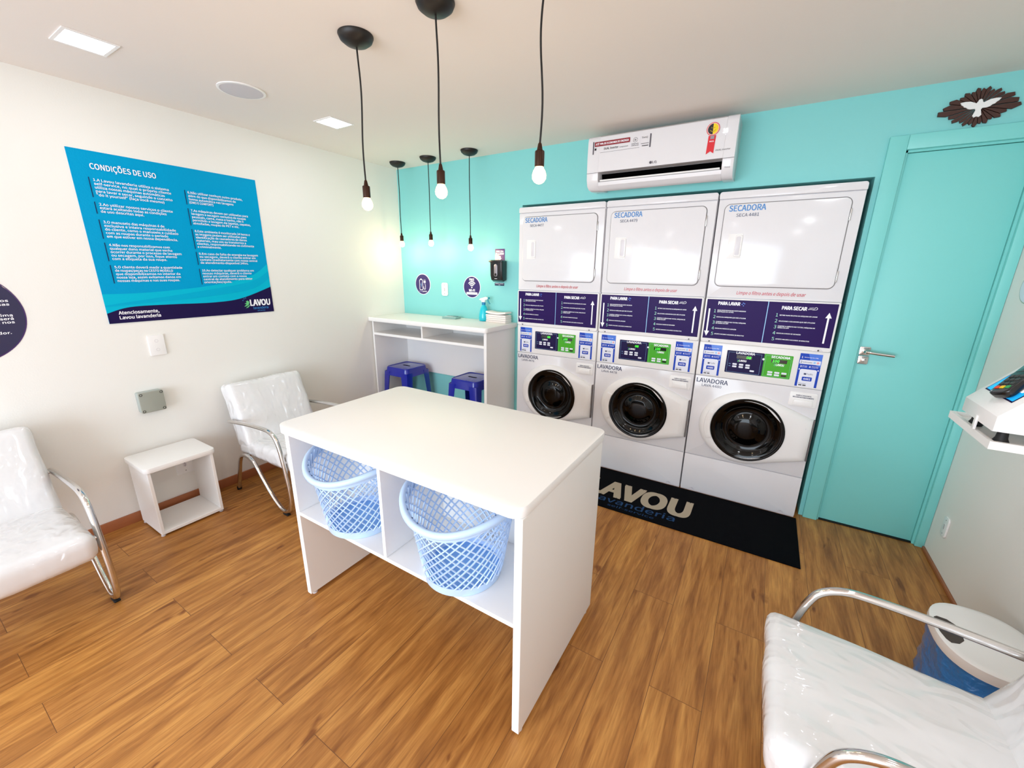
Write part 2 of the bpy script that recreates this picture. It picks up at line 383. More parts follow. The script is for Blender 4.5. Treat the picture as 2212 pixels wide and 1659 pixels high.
# ================================================================== MACHINES
def machine(idx, x0, label, wn, dn, dtime):
    Y0 = -.073
    t = empty('stacked_washer_dryer', (x0, Y0, 0), label, 'washer dryer', 'stacked washer dryer units along the teal wall')
    w = .683
    # --- dryer cabinet with its lid
    b = nb(); box(b, 0, w, .012, .70, .0, 1.95, .004); finish(b, 'cabinet', ENAM, t)
    b = nb(); prism(b, rrect(0, w, 1.917, 1.957, (.004, .014, .014, .004)), -.004, .70, 'y', .004); finish(b, 'top_lid', ENAM, t)
    b = nb(); prism(b, rrect(.002, w-.002, 1.351, 1.9135, .006), 0, .014, 'y', .003); finish(b, 'dryer_front', ENAM, t)
    # door outline groove + door
    b = nb(); prism(b, rrect(.0345, .6335, 1.4175, 1.8885, (.034, .034, .034, .034)), -.0015, .004, 'y'); g = finish(b, 'door_seal', GREYS, t); g['label'] = 'grey seam round the dryer door'
    b = nb(); prism(b, rrect(.038, .630, 1.421, 1.885, .031, 8), -.011, .002, 'y', .005, 3); dd = finish(b, 'dryer_door', ENAM, t)
    for z in (1.485, 1.80): b = nb(); box(b, .631, .637, -.009, .0, z-.03, z+.03, .001); finish(b, 'hinge', STEEL, dd)
    # recessed pull: plate, frame, hollow
    b = nb(); prism(b, rrect(.080, .156, 1.582, 1.722, .006), -.013, -.010, 'y', .0012)
    prism(b, rrect(.118, .155, 1.592, 1.715, (.008, .012, .010, .010)), -.019, -.011, 'y', .003)
    h = finish(b, 'door_handle', ENAM2, dd)
    b = nb(); prism(b, rrect(.121, .146, 1.602, 1.706, (.006, .009, .009, .006)), -.0196, -.0185, 'y', .0004); finish(b, 'finger_recess', ENAM3, h)
    g = G(); g.text('SECADORA', .062, 1.846, BLU, h=.031, w=.185); g.text('SECA %d' % dn, .103, 1.815, DBL, h=.017, w=.115, bold=.005)
    g.build('lettering', dd, front(0, -.0112))
    g = G(); g.text('Limpe o filtro antes e depois de usar', .166, 1.374, RED, h=.0185, w=.345, bold=.012, shear=.15); g.build('lettering', t, front(0, -.0006))
    # --- instruction housing
    b = nb(); prism(b, rrect(.0015, w-.0015, 1.070, 1.3475, (.016, .010, .010, .016)), -.010, .014, 'y', .006, 3)
    ip = finish(b, 'instruction_panel', ENAM2, t)
    for x in (.054, .622): b = nb(); prism(b, [(x-.026, 1.0715), (x+.026, 1.0715), (x+.010, 1.089), (x-.010, 1.089)], -.0115, -.008, 'y', .001); finish(b, 'mounting_tab', ENAM3, ip)
    for x in (.054, .622): b = nb(); lathe(b, [(.0, -.013), (.005, -.0125), (.005, -.010)], 12, 'y', (x, 0, 1.078)); finish(b, 'screw', BRASS, ip)
    g = G(); U0, U1, V0, V1 = .012, .671, 1.096, 1.340
    g.rect(U0, U1, V0, V1, NVY2, 1); g.rect(.3395, .3435, V0, V1, CYB, 2)
    g.text('PARA LAVAR', .077, 1.308, WHT, h=.0190, w=.118, bold=.045)
    for a, c_ in ((.206, 1.316), (.214, 1.308), (.219, 1.320), (.212, 1.324)): g.circ(a, c_, .0030, PBL2, 2, 10)
    g.text('PARA SECAR', .412, 1.298, WHT, h=.0190, w=.118, bold=.045)
    for k, (l0, vv) in enumerate(((.535, 1.303), (.538, 1.308), (.541, 1.313))):
        g.line([(l0, vv), (l0+.016, vv+.002), (l0+.028, vv-.001)], .0014, WHT, 2)
    g.arc(.5725, 1.3105, .0065, -PI/2, PI*.9, .002, WHT, 2)
    g.line([(.555, 1.303), (.573, 1.304)], .002, WHT, 2)
    # arrows
    g.line([(.031, 1.282), (.031, 1.142)], .0085, WHT, 2); g.poly([(.0165, 1.142), (.0455, 1.142), (.031, 1.110)], WHT, 2)
    g.line([(.6365, 1.120), (.6365, 1.262)], .0085, WHT, 2); g.poly([(.622, 1.262), (.651, 1.262), (.6365, 1.292)], WHT, 2)
    la = [(1.268, ('MEÇA SUAS ROUPAS NO CESTO MEDIDOR', '(28 PEÇAS OU 10 KG)')), (1.232, ('ESCOLHA A MÁQUINA QUE IRÁ UTILIZAR',)), (1.197, ('COMPRE O CRÉDITO NO TOTEM / MÁQUINA', 'DE VENDA OU APP')), (1.161, ('ESCOLHA O MODO DE LAVAGEM',)), (1.126, ('APERTE INICIAR E AGUARDE 28 MINUTOS',))]
    lb = [(1.264, ('RETIRE SUAS ROUPAS DA MÁQUINA DE LAVAR',)), (1.230, ('SELECIONE A SECADORA QUE IRÁ UTILIZAR',)), (1.195, ('COMPRE O CRÉDITO NO TOTEM / MÁQUINA DE', 'VENDA OU APP')), (1.159, ('ESCOLHA O MODO DE SECAGEM',)), (1.124, ('APERTE INICIAR E AGUARDE 45 MINUTOS',))]
    for u, L_ in ((.058, la), (.388, lb)):
        for k, (v, tx) in enumerate(L_):
            g.text(str(k+1), u, v-.008, LGN, h=.0190, bold=0, maxw=.014)
            for q, s_ in enumerate(tx):
                vv = v if len(tx) == 1 else v+.0055-q*.0092
                g.text(s_, u+.019, vv-.002, WHT, h=.0060, w=len(s_)*.0047, bold=.03)
    g.build('lettering', ip, front(0, -.0105), 'dark purple washing and drying instructions')
    # --- control fascia
    b = nb(); prism(b, rrect(.001, w-.001, .8485, 1.0695, .004), 0, .016, 'y', .003); cp = finish(b, 'control_panel', ENAM2, t)
    g = G(); g.rect(.166, .369, .889, 1.030, NVY, 1, .004); g.rect(.369, .515, .889, 1.030, GRN, 1, .004)
    g.line([(.176, .895), (.176, 1.020), (.355, 1.020), (.355, .895), (.176, .895)], .0008, CYB, 2)
    g.line([(.377, .895), (.377, 1.020), (.507, 1.020), (.507, .895), (.377, .895)], .0008, LGN, 2)
    g.text('LAVADORA', .218, 1.012, WHT, h=.0135, w=.100, bold=.04); g.text('SECADORA', .405, 1.009, WHT, h=.0135, w=.095, bold=.04)
    g.rect(.222, .306, .983, 1.005, DISP, 2, .002); g.rect(.408, .488, .980, 1.001, DISP, 2, .002)
    g.text(wn_disp(dtime), .276, .9865, LED, h=.014, w=.024, bold=.01, l=3, shear=.12); g.text('100', .414, .9835, LED, h=.014, w=.034, bold=.01, l=3, shear=.12)
    logo(g, .240, .965, .038, 2, False); logo(g, .435, .963, .040, 2, False)
    for r_i in range(2):
        g.text('PREÇO' if r_i == 0 else 'TEMPO', .184, .9445-.0145*r_i, CYB, h=.0035, w=.012)
        for c_i in range(3): g.rect(.205+.036*c_i, .229+.036*c_i, .9405-.0150*r_i, .9515-.0150*r_i, LGR, 2, .003)
    g.rect(.304, .328, .908, .918, LGR, 2, .003)
    for r_i in range(2):
        for c_i in range(3): g.rect(.398+.036*c_i, .424+.036*c_i, .915-.0150*r_i, .926-.0150*r_i, LGR if (r_i, c_i) != (1, 2) else DISP, 2, .003)
    g.circ(.3665, .9945, .0065, LGR, 2, 16)
    g.build('lettering', cp, front(0, -.0006), 'purple and green key pad faces')
    # payment stickers
    for u0, num in ((.029, wn), (.545, dn)):
        u1 = u0+.106; g = G(); v0, v1 = .857, 1.054
        g.rect(u0, u1, v0, v1, PBL, 1); g.poly([(u0+.04, v1), (u1, v1), (u1, v1-.075), (u0+.055, v1-.05)], PBL2, 1.5)
        g.rect(u0+.003, u1-.003, v1-.062, v1-.038, LGR, 2, .003); g.text('2', u0+.007, v1-.056, DBL, h=.012, l=3); g.text('Escolha o produto', u0+.019, v1-.053, DBL, h=.005, w=.044, l=3)
        g.circ(u0+.074, v1-.05, .006, CYB, 3, 12); g.circ(u0+.090, v1-.05, .006, P('#EBA0A8'), 3, 12)
        g.text('1', u0+.009, v1-.028, WHT, h=.011, l=2); g.text('Baixe nosso app e leia o código', u0+.022, v1-.024, WHT, h=.0045, w=.066)
        g.text('3', u0+.009, v1-.082, WHT, h=.011, l=2); g.text('4', u0+.052, v1-.082, WHT, h=.011, l=2)
        for k in range(2): g.text('Abra e pague' if k == 0 else 'pelo celular', u0+.019, v1-.074-.007*k, WHT, h=.0035, w=.024); g.text('Libere a sua máquina' if k == 0 else 'e comece a usar', u0+.064, v1-.074-.007*k, WHT, h=.0035, w=.032)
        g.poly(rrect(u0+.012, u1-.012, v0, v1-.092, (0, .010, .010, 0)), LGR, 2)
        g.circ(u0+.008, v1-.094, .0035, WHT, 3, 10); g.circ(u1-.008, v1-.094, .0035, WHT, 3, 10)
        g.rect(u0+.034, u0+.046, v0+.072, v0+.082, DBL, 3, .002); g.text('PayBlu', u0+.049, v0+.0735, DBL, h=.0085, w=.028, l=3, bold=0)
        g.rect(u0+.029, u0+.077, v0+.036, v0+.060, PBL, 3, .004); g.text(str(num), u0+.036, v0+.0425, WHT, h=.011, w=.034, l=4)
        g.text('Disponível', u0+.018, v0+.017, DBL, h=.004, w=.034, l=3); g.rect(u0+.018, u0+.034, v0+.006, v0+.012, DISP, 3); g.rect(u0+.038, u0+.054, v0+.006, v0+.012, DISP, 3)
        o = g.build('payment_sticker', cp, front(0, -.0006)); o['label'] = 'blue payment sticker numbered %d' % num
    # --- washer front
    b = nb(); prism(b, rrect(.001, w-.001, .2845, .8455, .004), 0, .016, 'y', .003); wf = finish(b, 'washer_front', ENAM, t)
    g = G(); g.text('LAVADORA', .013, .802, DBL, h=.028, w=.184, bold=.015); g.text('LAVA %d' % wn, .047, .776, DBL, h=.0165, w=.116, bold=0)
    g.build('lettering', wf, front(0, -.0006))
    # detergent drawer
    b = nb(); prism(b, rrect(.532, .669, .734, .821, .009), -.004, .004, 'y', .002); dr = finish(b, 'detergent_drawer', ENAM2, wf)
    b = nb(); prism(b, [(.552, .742), (.652, .742), (.646, .777), (.558, .777)], -.0120, -.003, 'y', .004, 2); finish(b, 'drawer_pull', ENAM2, dr)
    g = G(); g.text('SABÃO E AMACIANTE', .563, .800, DBL, h=.006, w=.075, bold=.03); g.text('INCLUSOS AUTOMATICAMENTE', .549, .788, DBL, h=.007, w=.103, bold=.03); g.build('lettering', dr, front(0, -.0046))
    # door: egg shaped shell that runs to a straight hinge edge
    cx, cz, rx, rz = .330, .5365, .268, .237
    def shell(s):
        pts = []
        a0, a1 = math.radians(62), math.radians(298)
        for k in range(41):
            a = a0+(a1-a0)*k/40; pts.append((cx+(rx*s)*math.cos(a), cz+(rz*s)*math.sin(a)))
        e = (1-s)*.25
        return pts+[(.674-e, .401+e*.6), (.674-e, .664-e*.6)]
    b = nb(); t2 = bmesh.new(); rings = []
    for s, d in ((1.0, .0), (1.0, -.012), (.985, -.020), (.93, -.030), (.86, -.036), (.80, -.037)):
        rings.append([t2.verts.new((p[0], d, p[1])) for p in shell(s)])
    n = len(rings[0])
    ring_in = [t2.verts.new((cx+.012+.205*math.cos(math.atan2(p[1]-cz, p[0]-cx)), -.036, cz+.205*math.sin(math.atan2(p[1]-cz, p[0]-cx)))) for p in shell(.8)]
    rings.append(ring_in)
    ring_in2 = [t2.verts.new((v.co.x, -.008, v.co.z)) for v in ring_in]; rings.append(ring_in2)
    for A, B in zip(rings[:-1], rings[1:]):
        for k in range(n): t2.faces.new((A[k], A[(k+1) % n], B[(k+1) % n], B[k]))
    merge(b, t2); wd = finish(b, 'washer_door', ENAM2, wf, smooth=50)
    gx = cx+.012
    b = nb(); lathe(b, [(.206, -.012), (.206, -.041), (.200, -.045), (.194, -.044), (.192, -.034)], 64, 'y', (gx, 0, cz)); o = finish(b, 'glass_rim', GLASS, wd); o['label'] = 'black ring round the door glass'
    b = nb(); lathe(b, [(.196, -.036), (.188, -.036), (.170, -.030), (.160, -.022), (.140, -.012), (.118, -.006), (.098, -.010), (.085, -.022), (.060, -.028), (.030, -.030), (0, -.0305)], 64, 'y', (gx, 0, cz)); o = finish(b, 'door_glass', GLASS, wd, smooth=80); o['label'] = 'dark bowl shaped door glass'
    b = nb()
    for rr, yy in ((.150, -.0185), (.113, -.0095)): lathe(b, [(rr+.003, yy), (rr, yy-.003), (rr-.003, yy)], 64, 'y', (gx, 0, cz))
    finish(b, 'glass_ridge', GLASS2, wd)
    # pull grip on the left of the door
    b = nb(); pts = []
    for k in range(11):
        a = math.radians(155)+math.radians(50)*k/10; pts.append((gx+.245*math.cos(a), cz+.232*math.sin(a)))
    for k in range(11):
        a = math.radians(205)-math.radians(50)*k/10; pts.append((gx+.208*math.cos(a), cz+.208*math.sin(a)))
    prism(b, pts, -.044, -.030, 'y', .003); finish(b, 'door_grip', ENAM2, wd)
    if idx == 2:
        b = nb(); lathe(b, [(0, -.036), (.012, -.035), (.013, -.030)], 20, 'y', (.632, .0, .610)); finish(b, 'hinge_plug', ENAM3, wd)
    b = nb(); box(b, .6745, .6805, -.018, .002, .400, .666, .001); 
    for k in range(22): box(b, .6740, .6810, -.0195, -.017, .404+k*.012, .410+k*.012)
    finish(b, 'hinge_strip', STEEL if False else GREYS, wf)
    # kick panel with the two fixing notches
    b = nb(); o_ = [(w-.010, .014), (w-.001, .022), (w-.001, .279), (.001, .279), (.001, .022), (.010, .014), (.055, .014), (.065, .030), (.085, .030), (.095, .014), (w-.095, .014), (w-.085, .030), (w-.065, .030), (w-.055, .014)]
    prism(b, o_, 0, .016, 'y', .002); kp = finish(b, 'kick_panel', ENAM, t)
    b = nb(); box(b, .004, w-.004, .0095, .014, .002, .035); 
    for x in (.075, w-.075): lathe(b, [(0, -.001), (.005, 0), (.005, .012)], 12, 'y', (x, 0, .020))
    finish(b, 'base_strip', ENAM3, kp)
    return t
def wn_disp(s): return s
machine(0, 1.360, 'white stacked washer and dryer beside the white counter, dryer marked 4477', 4476, 4477, '05')
machine(1, 2.050, 'white stacked washer and dryer in the middle of the three, dryer marked 4479', 4478, 4479, '08')
machine(2, 2.740, 'white stacked washer and dryer beside the teal door, dryer marked 4481', 4480, 4481, '08')

# ================================================================== FOLDING TABLE
TX, TY = 1.3848, -2.1009; TL, TD, TZ = 1.2027, .7106, .8673
t = empty('folding_table', (TX, TY, 0), 'large white folding table with round corners standing in the middle, baskets on its shelf', 'table')
b = nb(); prism(b, rrect(0, TL, 0, TD, .045, 8), TZ-.036, TZ, 'z', .003); finish(b, 'tabletop', MELA, t)
PX0, PX1, PY0, PY1 = .032, 1.200, .014, .665
def panel(name, x0, x1, y0, y1, z0, z1, par, m=MELA, r=.0015): b = nb(); box(b, x0, x1, y0, y1, z0, z1, r, 1); return finish(b, name, m, par)
for x in (PX0, PX1-.027): panel('side_panel', x, x+.027, PY0, PY1, .012, TZ-.0362, t)
panel('shelf', PX0+.0272, PX1-.0272, PY0, PY1-.02, .4395, .4545, t)
panel('divider', .6005, .6155, PY0, .345, .4547, TZ-.0362, t)
panel('back_panel', PX0+.0272, PX1-.0272, .340, .352, .4547, TZ-.0362, t)
for x in (PX0+.0135, PX1-.0135):
    for y in (.04, .62):
        b = nb(); lathe(b, [(0, 0), (.012, 0), (.012, .006), (.006, .008), (.006, .0122)], 14, 'z', (x, y, 0)); finish(b, 'foot', ENAM3, t)

# baskets
def basket(x, y, rz, label):
    t = empty('laundry_basket', (x, y, .4548), label, 'basket', 'blue baskets on the table shelf', rz)
    rb, rt, hb = .138, .186, .285
    def ztop(a): return .272+.050*abs(math.cos(a))**2.2
    def rad(z): return rb+(rt-rb)*(z/hb)
    b = nb(); n = 64; NS = 16
    def pt_(a, z, dr=0): r = rad(z)+dr; return Vector((r*math.cos(a), r*math.sin(a)*.97, z))
    z0 = .026
    for d in (1, -1):
        for k in range(NS):
            for sub in (0, .42):
                a0 = 2*PI*(k+sub)/NS; path = []; m_ = 14; span = 1.55
                for i in range(m_+1):
                    f = i/m_; a = a0+d*span*f; z = z0+(ztop(a)-z0)*f*1.0
                    path.append(pt_(a, z, .0012*d))
                sweep(b, path, .0028, 4, cap=False, sx=1.2)
    finish(b, 'lattice_wall', BASK, t, smooth=60)
    # floor, base band
    b = nb(); lathe(b, [(0, .004), (rb-.010, .004), (rb-.004, .0005), (rb+.001, .0005), (rb+.004, .030), (rb+.0015, .030), (rb-.004, .007), (0, .007)], n); bb = finish(b, 'base', BASK, t)
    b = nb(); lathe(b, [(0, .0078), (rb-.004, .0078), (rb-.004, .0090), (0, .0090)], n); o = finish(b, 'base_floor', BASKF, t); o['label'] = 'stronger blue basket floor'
    # rolled rim
    b = nb(); rings = []
    prof = [(-.004, -.036), (-.001, -.006), (.006, .004), (.016, .005), (.023, -.002), (.023, -.012), (.018, -.018), (.015, -.012), (.006, -.006), (.0035, -.036)]
    for k in range(n*2):
        a = 2*PI*k/(n*2); zt = ztop(a)
        rings.append([b.verts.new(pt_(a, zt, 0)+Vector((q[0]*math.cos(a), q[0]*math.sin(a), q[1]))) for q in prof])
    for k in range(n*2):
        A, B = rings[k], rings[(k+1) % (n*2)]
        for i in range(len(prof)): b.faces.new((A[i], A[(i+1) % len(prof)], B[(i+1) % len(prof)], B[i]))
    finish(b, 'rim', BASK, t, smooth=60)
    return t
basket(1.722, -1.968, 0, 'light blue plastic lattice basket in the left half of the folding table')
basket(2.275, -1.972, .05, 'light blue plastic lattice basket in the right half of the folding table')

# ================================================================== WALL COUNTER
CZ = 1.075
t = empty('counter_desk', (0, 0, 0), 'tall narrow white counter against the teal wall with open slots below its top', 'counter')
b = nb(); prism(b, rrect(.002, 1.312, -.455, -.002, (.03, 0, 0, .004), 6), CZ-.036, CZ, 'z', .002); finish(b, 'countertop', MELA, t)
panel('side_panel', .012, .030, -.425, -.004, .0, CZ-.0362, t)
panel('side_panel', 1.268, 1.294, -.425, -.004, .0, CZ-.0362, t)
panel('shelf', .0302, 1.2678, -.425, -.022, .912, .934, t)
panel('divider', .618, .634, -.425, -.022, .9342, CZ-.0362, t)
panel('back_panel', .0302, 1.2678, -.020, -.004, .515, CZ-.0362, t)
# stools
def stool(x, y, label):
    t = empty('metal_stool', (x, y, 0), label, 'stool', 'blue stools under the counter')
    zt = .612; hs = .138
    b = nb(); prism(b, rrect(-hs, hs, -hs, hs, .04, 6), zt-.012, zt, 'z', .005, 3)
    # raised rim edge
    sweep(b, [(p[0], p[1], zt-.001) for p in rrect(-hs+.008, hs-.008, -hs+.008, hs-.008, .034, 6)], .004, 6, closed=True)
    finish(b, 'seat', NAVY, t)
    b = nb(); prism(b, rrect(-.045, .045, -.010, .010, .0095, 6), zt+.0002, zt+.0008, 'z'); o = finish(b, 'hand_slot', DARK, t); o['label'] = 'dark slot in the seat'
    # skirt, flaring down
    b = nb(); A = rrect(-hs, hs, -hs, hs, .04, 6); B = rrect(-hs-.012, hs+.012, -hs-.012, hs+.012, .045, 6)
    ra = [b.verts.new((p[0], p[1], zt-.008)) for p in A]; rb_ = [b.verts.new((p[0], p[1], zt-.075)) for p in B]
    rc = [b.verts.new((p[0]*.985, p[1]*.985, zt-.075)) for p in B]; rd = [b.verts.new((p[0]*.985, p[1]*.985, zt-.010)) for p in A]
    n = len(A)
    for X, Y in ((ra, rb_), (rb_, rc), (rc, rd)):
        for k in range(n): b.faces.new((X[k], X[(k+1) % n], Y[(k+1) % n], Y[k]))
    finish(b, 'skirt', NAVY, t)
    for sx in (-1, 1):
        for sy in (-1, 1):
            b = nb(); top, bot = hs+.010, hs+.042
            def sec(c, z, wd_):    # folded channel around the corner
                pts = [(c, c-wd_), (c, c-.018), (c-.005, c-.005), (c-.018, c), (c-wd_, c), (c-wd_, c-.004), (c-.02, c-.006), (c-.008, c-.008), (c-.006, c-.02), (c-.004, c-wd_)]
                return [b.verts.new((sx*p[0], sy*p[1], z)) for p in pts]
            R_ = [sec(top+(bot-top)*f, zt-.04-(zt-.048)*f, .075-.035*f) for f in (0, .3, .65, 1)]
            for P0, P1 in zip(R_[:-1], R_[1:]):
                for k in range(10): b.faces.new((P0[k], P0[(k+1) % 10], P1[(k+1) % 10], P1[k]))
            b.faces.new(R_[0]); b.faces.new(R_[-1][::-1])
            lg = finish(b, 'leg', NAVY, t)
            b = nb(); box(b, sx*(bot-.02)-.022, sx*(bot-.02)+.022, sy*(bot-.02)-.022, sy*(bot-.02)+.022, 0, .0085, .002); finish(b, 'foot', RUB, lg)
stool(.235, -.245, 'glossy navy blue metal stool under the left end of the counter')
stool(1.020, -.245, 'glossy navy blue metal stool under the right end of the counter')

# things on the counter
PAPER = mat('paper towel', '#EDE6E2', .9, bump=.4, bscale=60)
for k in range(5):
    w_, d_ = .205, .088; z = CZ+.0005+k*.0162
    b = nb(); t0 = bmesh.new(); bmesh.ops.create_grid(t0, x_segments=10, y_segments=4, size=.5); t0.free()
    prism(b, rrect(-d_/2, d_/2, 0, .0152, (.002, .0075, .0075, .002), 4), -w_/2, w_/2, 'x', .002)
    # slight waviness of the folded pack
    bmesh.ops.bisect_plane(b, geom=b.verts[:]+b.edges[:]+b.faces[:], plane_co=(0.03, 0, 0), plane_no=(1, 0, 0)); bmesh.ops.bisect_plane(b, geom=b.verts[:]+b.edges[:]+b.faces[:], plane_co=(-.045, 0, 0), plane_no=(1, 0, 0))
    if k == 4:
        for v in b.verts: v.co.z += .010*abs(v.co.x/.1)**1.5
    o = finish(b, 'folded_paper_towel', PAPER, smooth=40); o.location = (1.168+random.uniform(-.002, .002), -.066, z); o.rotation_euler = (0, 0, -.06+random.uniform(-.02, .02))
    tag(o, ['bottom', 'second from the bottom', 'middle', 'second from the top', 'topmost, slightly curled'][k]+' pack in the stack of folded white paper towels on the counter', 'paper towel', 'folded paper towels on the counter')
# spray bottle
t = empty('spray_bottle', (1.018, -.070, CZ), 'turquoise spray bottle with white trigger head on the counter next to the paper towels', 'spray bottle')
BOT = mat('turquoise bottle plastic', '#06C4D8', .18, coat=.5)
b = nb(); lathe(b, [(0, .001), (.036, .001), (.041, .006), (.042, .02), (.0415, .045), (.037, .075), (.030, .105), (.024, .122), (.0155, .132), (.014, .140)], 28, sx if False else 'z'); finish(b, 'bottle', BOT, t, smooth=60)
b = nb(); lathe(b, [(.0145, .136), (.0165, .137), (.0165, .156), (.012, .158), (0, .158)], 20); finish(b, 'collar', mat('blue collar', '#0A7FB0', .35), t)
b = nb(); prism(b, [(-.018, .158), (.012, .158), (.016, .176), (.040, .184), (.040, .198), (.020, .204), (-.030, .190), (-.040, .178), (-.020, .172)], -.011, .011, 'y', .004); finish(b, 'spray_head', ENAM2, t)
b = nb(); prism(b, [(.030, .184), (.040, .184), (.046, .168), (.060, .145), (.053, .143), (.038, .160)], -.006, .006, 'y', .002); lathe(b, [(0, .040), (.008, .040), (.009, .052), (.004, .055), (0, .055)], 14, 'x', (0, 0, .194)); finish(b, 'trigger', mat('teal trigger', '#0C93A6', .35), t)
t.rotation_euler = (0, 0, .25)
# leaflets
t = None
CARD = mat('leaflet card', '#A9CFCB', .4); 
b = nb()
for k in range(9):
    z = .0022*k; ox, oy = random.uniform(-.003, .003), random.uniform(-.003, .003); box(b, -.07+ox, .07+ox, -.045+oy, .045+oy, z, z+.0017)
o = finish(b, 'leaflet_pile', CARD, smooth=0); o.location = (.690, -.105, CZ+.0003); o.rotation_euler = (0, 0, .12)
tag(o, 'small pile of pale teal leaflets lying on the counter', 'leaflets')
g = G(); g.rect(-.06, .06, .005, .036, NVY, 1); g.rect(-.06, .02, -.036, -.004, WHT, 1); g.text('LAVOU', -.05, .012, WHT, h=.014, w=.06, l=2, bold=.05); g.build('lettering', o, flat(0, 0, .0022*8+.0019))

# ================================================================== TEAL WALL SIGNS
def disc(name, x, z, r, m, edge, lab, cat, draw):
    t = empty(name, (x, 0, z), lab, cat)
    b = nb(); lathe(b, [(0, -.0022), (r*.985, -.0022), (r, -.0012), (r, -.0002)], 56, 'y'); finish(b, 'sign_disc', edge, t)
    g = G(); g.circ(0, 0, r*.93, m, 1, 56); draw(g); g.build('lettering', t, front(0, -.0024)); return t
PUR = P('#332066', .3, .4); PDK = P('#1E1A44', .3, .4)
def d1(g):
    g.line([(-.040, -.046), (-.040, .034), (-.034, .042), (-.006, .042), (0, .034), (0, -.046), (-.006, -.052), (-.034, -.052), (-.040, -.046)], .005, WHT, 2)
    g.rect(-.028, -.012, .042, .052, WHT, 2); g.line([(-.016, .014), (-.024, -.006), (-.014, -.004), (-.022, -.026)], .0035, CYB, 2)
    g.rect(.012, .038, .014, .030, WHT, 2, .004); g.line([(.018, .03), (.018, .044)], .004, WHT, 2); g.line([(.032, .03), (.032, .044)], .004, WHT, 2)
    g.line([(.025, .014), (.033, -.010), (.033, -.040), (.024, -.048), (.012, -.040), (.010, -.020)], .0045, WHT, 2)
    g.text('change', -.056, -.070, P('#9A8FC8'), h=.011, w=.052); g.text('point', -.002, -.070, WHT, h=.011, w=.050, bold=.04)
disc('charging_point_sign', .263, 1.360, .097, PUR, LGR, 'round purple sign with battery and plug symbols nearest the left corner of the teal wall', 'sign', d1)
def d2(g):
    g.text('FREE', 0, .054, WHT, h=.019, w=.052, bold=.04, align='C')
    for r in (.048, .0335, .019): g.arc(0, -.002, r, math.radians(42), math.radians(138), .0085, WHT, 2)
    g.circ(0, -.002, .007, WHT, 2, 16); g.text('Wi-Fi', 0, -.038, WHT, h=.020, w=.064, bold=.05, align='C'); g.rect(-.060, .060, -.064, -.044, WHT, 2, .003)
disc('wifi_sign', .844, 1.351, .094, PUR, LGR, 'round purple FREE Wi-Fi sign on the teal wall above the leaflets', 'sign', d2)
def outlet(name, M, w_, h_, r, label, kind=0, cat='socket'):
    """wall plate built facing -y at origin, moved by M"""
    t = empty(name, M.translation, label, cat); t.rotation_euler = M.to_euler()
    b = nb(); prism(b, rrect(-w_/2, w_/2, -h_/2, h_/2, r, 8), -.009, -.0003, 'y', .003 if r > .01 else .001, 3); finish(b, 'plate', ENAM2, t)
    b = nb()
    if kind == 0:   # hexagonal three pin socket
        hx = [(-.018, 0), (-.011, .0095), (.011, .0095), (.018, 0), (.011, -.0095), (-.011, -.0095)]
        if h_ > w_: hx = [(p[1], p[0]) for p in hx]
        prism(b, hx, -.0098, -.0088, 'y', .0003); s_ = finish(b, 'socket_face', ENAM3, t)
        b = nb()
        for k in (-.0095, 0, .0095):
            c = (k, 0, .002 if k == 0 else 0) if w_ >= h_ else (.002 if k == 0 else 0, 0, k)
            lathe(b, [(0, -.0102), (.0026, -.0102), (.0026, -.0097)], 10, 'y', c)
        finish(b, 'pin_holes', GREYS, s_)
        if h_ > w_:
            b = nb()
            for s in (-1, 1): lathe(b, [(0, -.0098), (.003, -.0096), (.003, -.0088)], 10, 'y', (0, 0, s*h_*.34))
            finish(b, 'plate_screw', GREYS, t)
    elif kind == 1:  # two touch keys
        for s in (-1, 1): lathe(b, [(.007, -.0092), (.0085, -.0096), (.0095, -.0092)], 20, 'y', (0, 0, s*.026))
        finish(b, 'touch_key', ENAM3, t)
    return t
outlet('wall_socket', Matrix.Translation((.535, 0, 1.322)), .075, .118, .020, 'white rounded power socket on the teal wall between the two round signs')
# dispenser, its signs
t = empty('dispenser', (1.148, 0, 1.405), 'black wall soap dispenser with silver window on the teal wall', 'dispenser')
b = nb(); pr = [(-.0002, 0.012), (-.0002, .168), (-.070, .172), (-.082, .158), (-.078, .05), (-.066, .014), (-.040, .0)]
prism(b, pr, -.058, .058, 'x', .010, 4); finish(b, 'body', mat('black plastic gloss', '#100E0F', .25, coat=.3), t)
b = nb(); prism(b, rrect(-.068, .062, .155, .170, .006), -.086, -.04, 'y', .004); finish(b, 'lid', mat('black plastic gloss', '#100E0F'), t)
b = nb(); prism(b, rrect(-.016, .016, .042, .140, .0155, 8), -.0835, -.076, 'y', .002); w_ = finish(b, 'level_window', mat('silver plastic', '#8C8890', .35, metal=.4), t)
b = nb(); lathe(b, [(0, -.0850), (.010, -.0848), (.011, -.083)], 20, 'y', (0, 0, .058)); finish(b, 'lock', BLACK, w_)
g = G(); g.rect(-.013, .013, .024, .027, LGR, 1); g.build('lettering', t, front(0, -.0790))
def sign(name, x0, x1, z0, z1, m, lab, draw, y=0):
    t = empty(name, ((x0+x1)/2, y, z0), lab, 'sign'); w_ = x1-x0
    b = nb(); box(b, -w_/2, w_/2, -.0018, -.0002, 0, z1-z0); finish(b, 'sign_plate', m, t, smooth=0)
    g = G(); draw(g, w_, z1-z0); g.build('lettering', t, front(0, -.0019)); return t
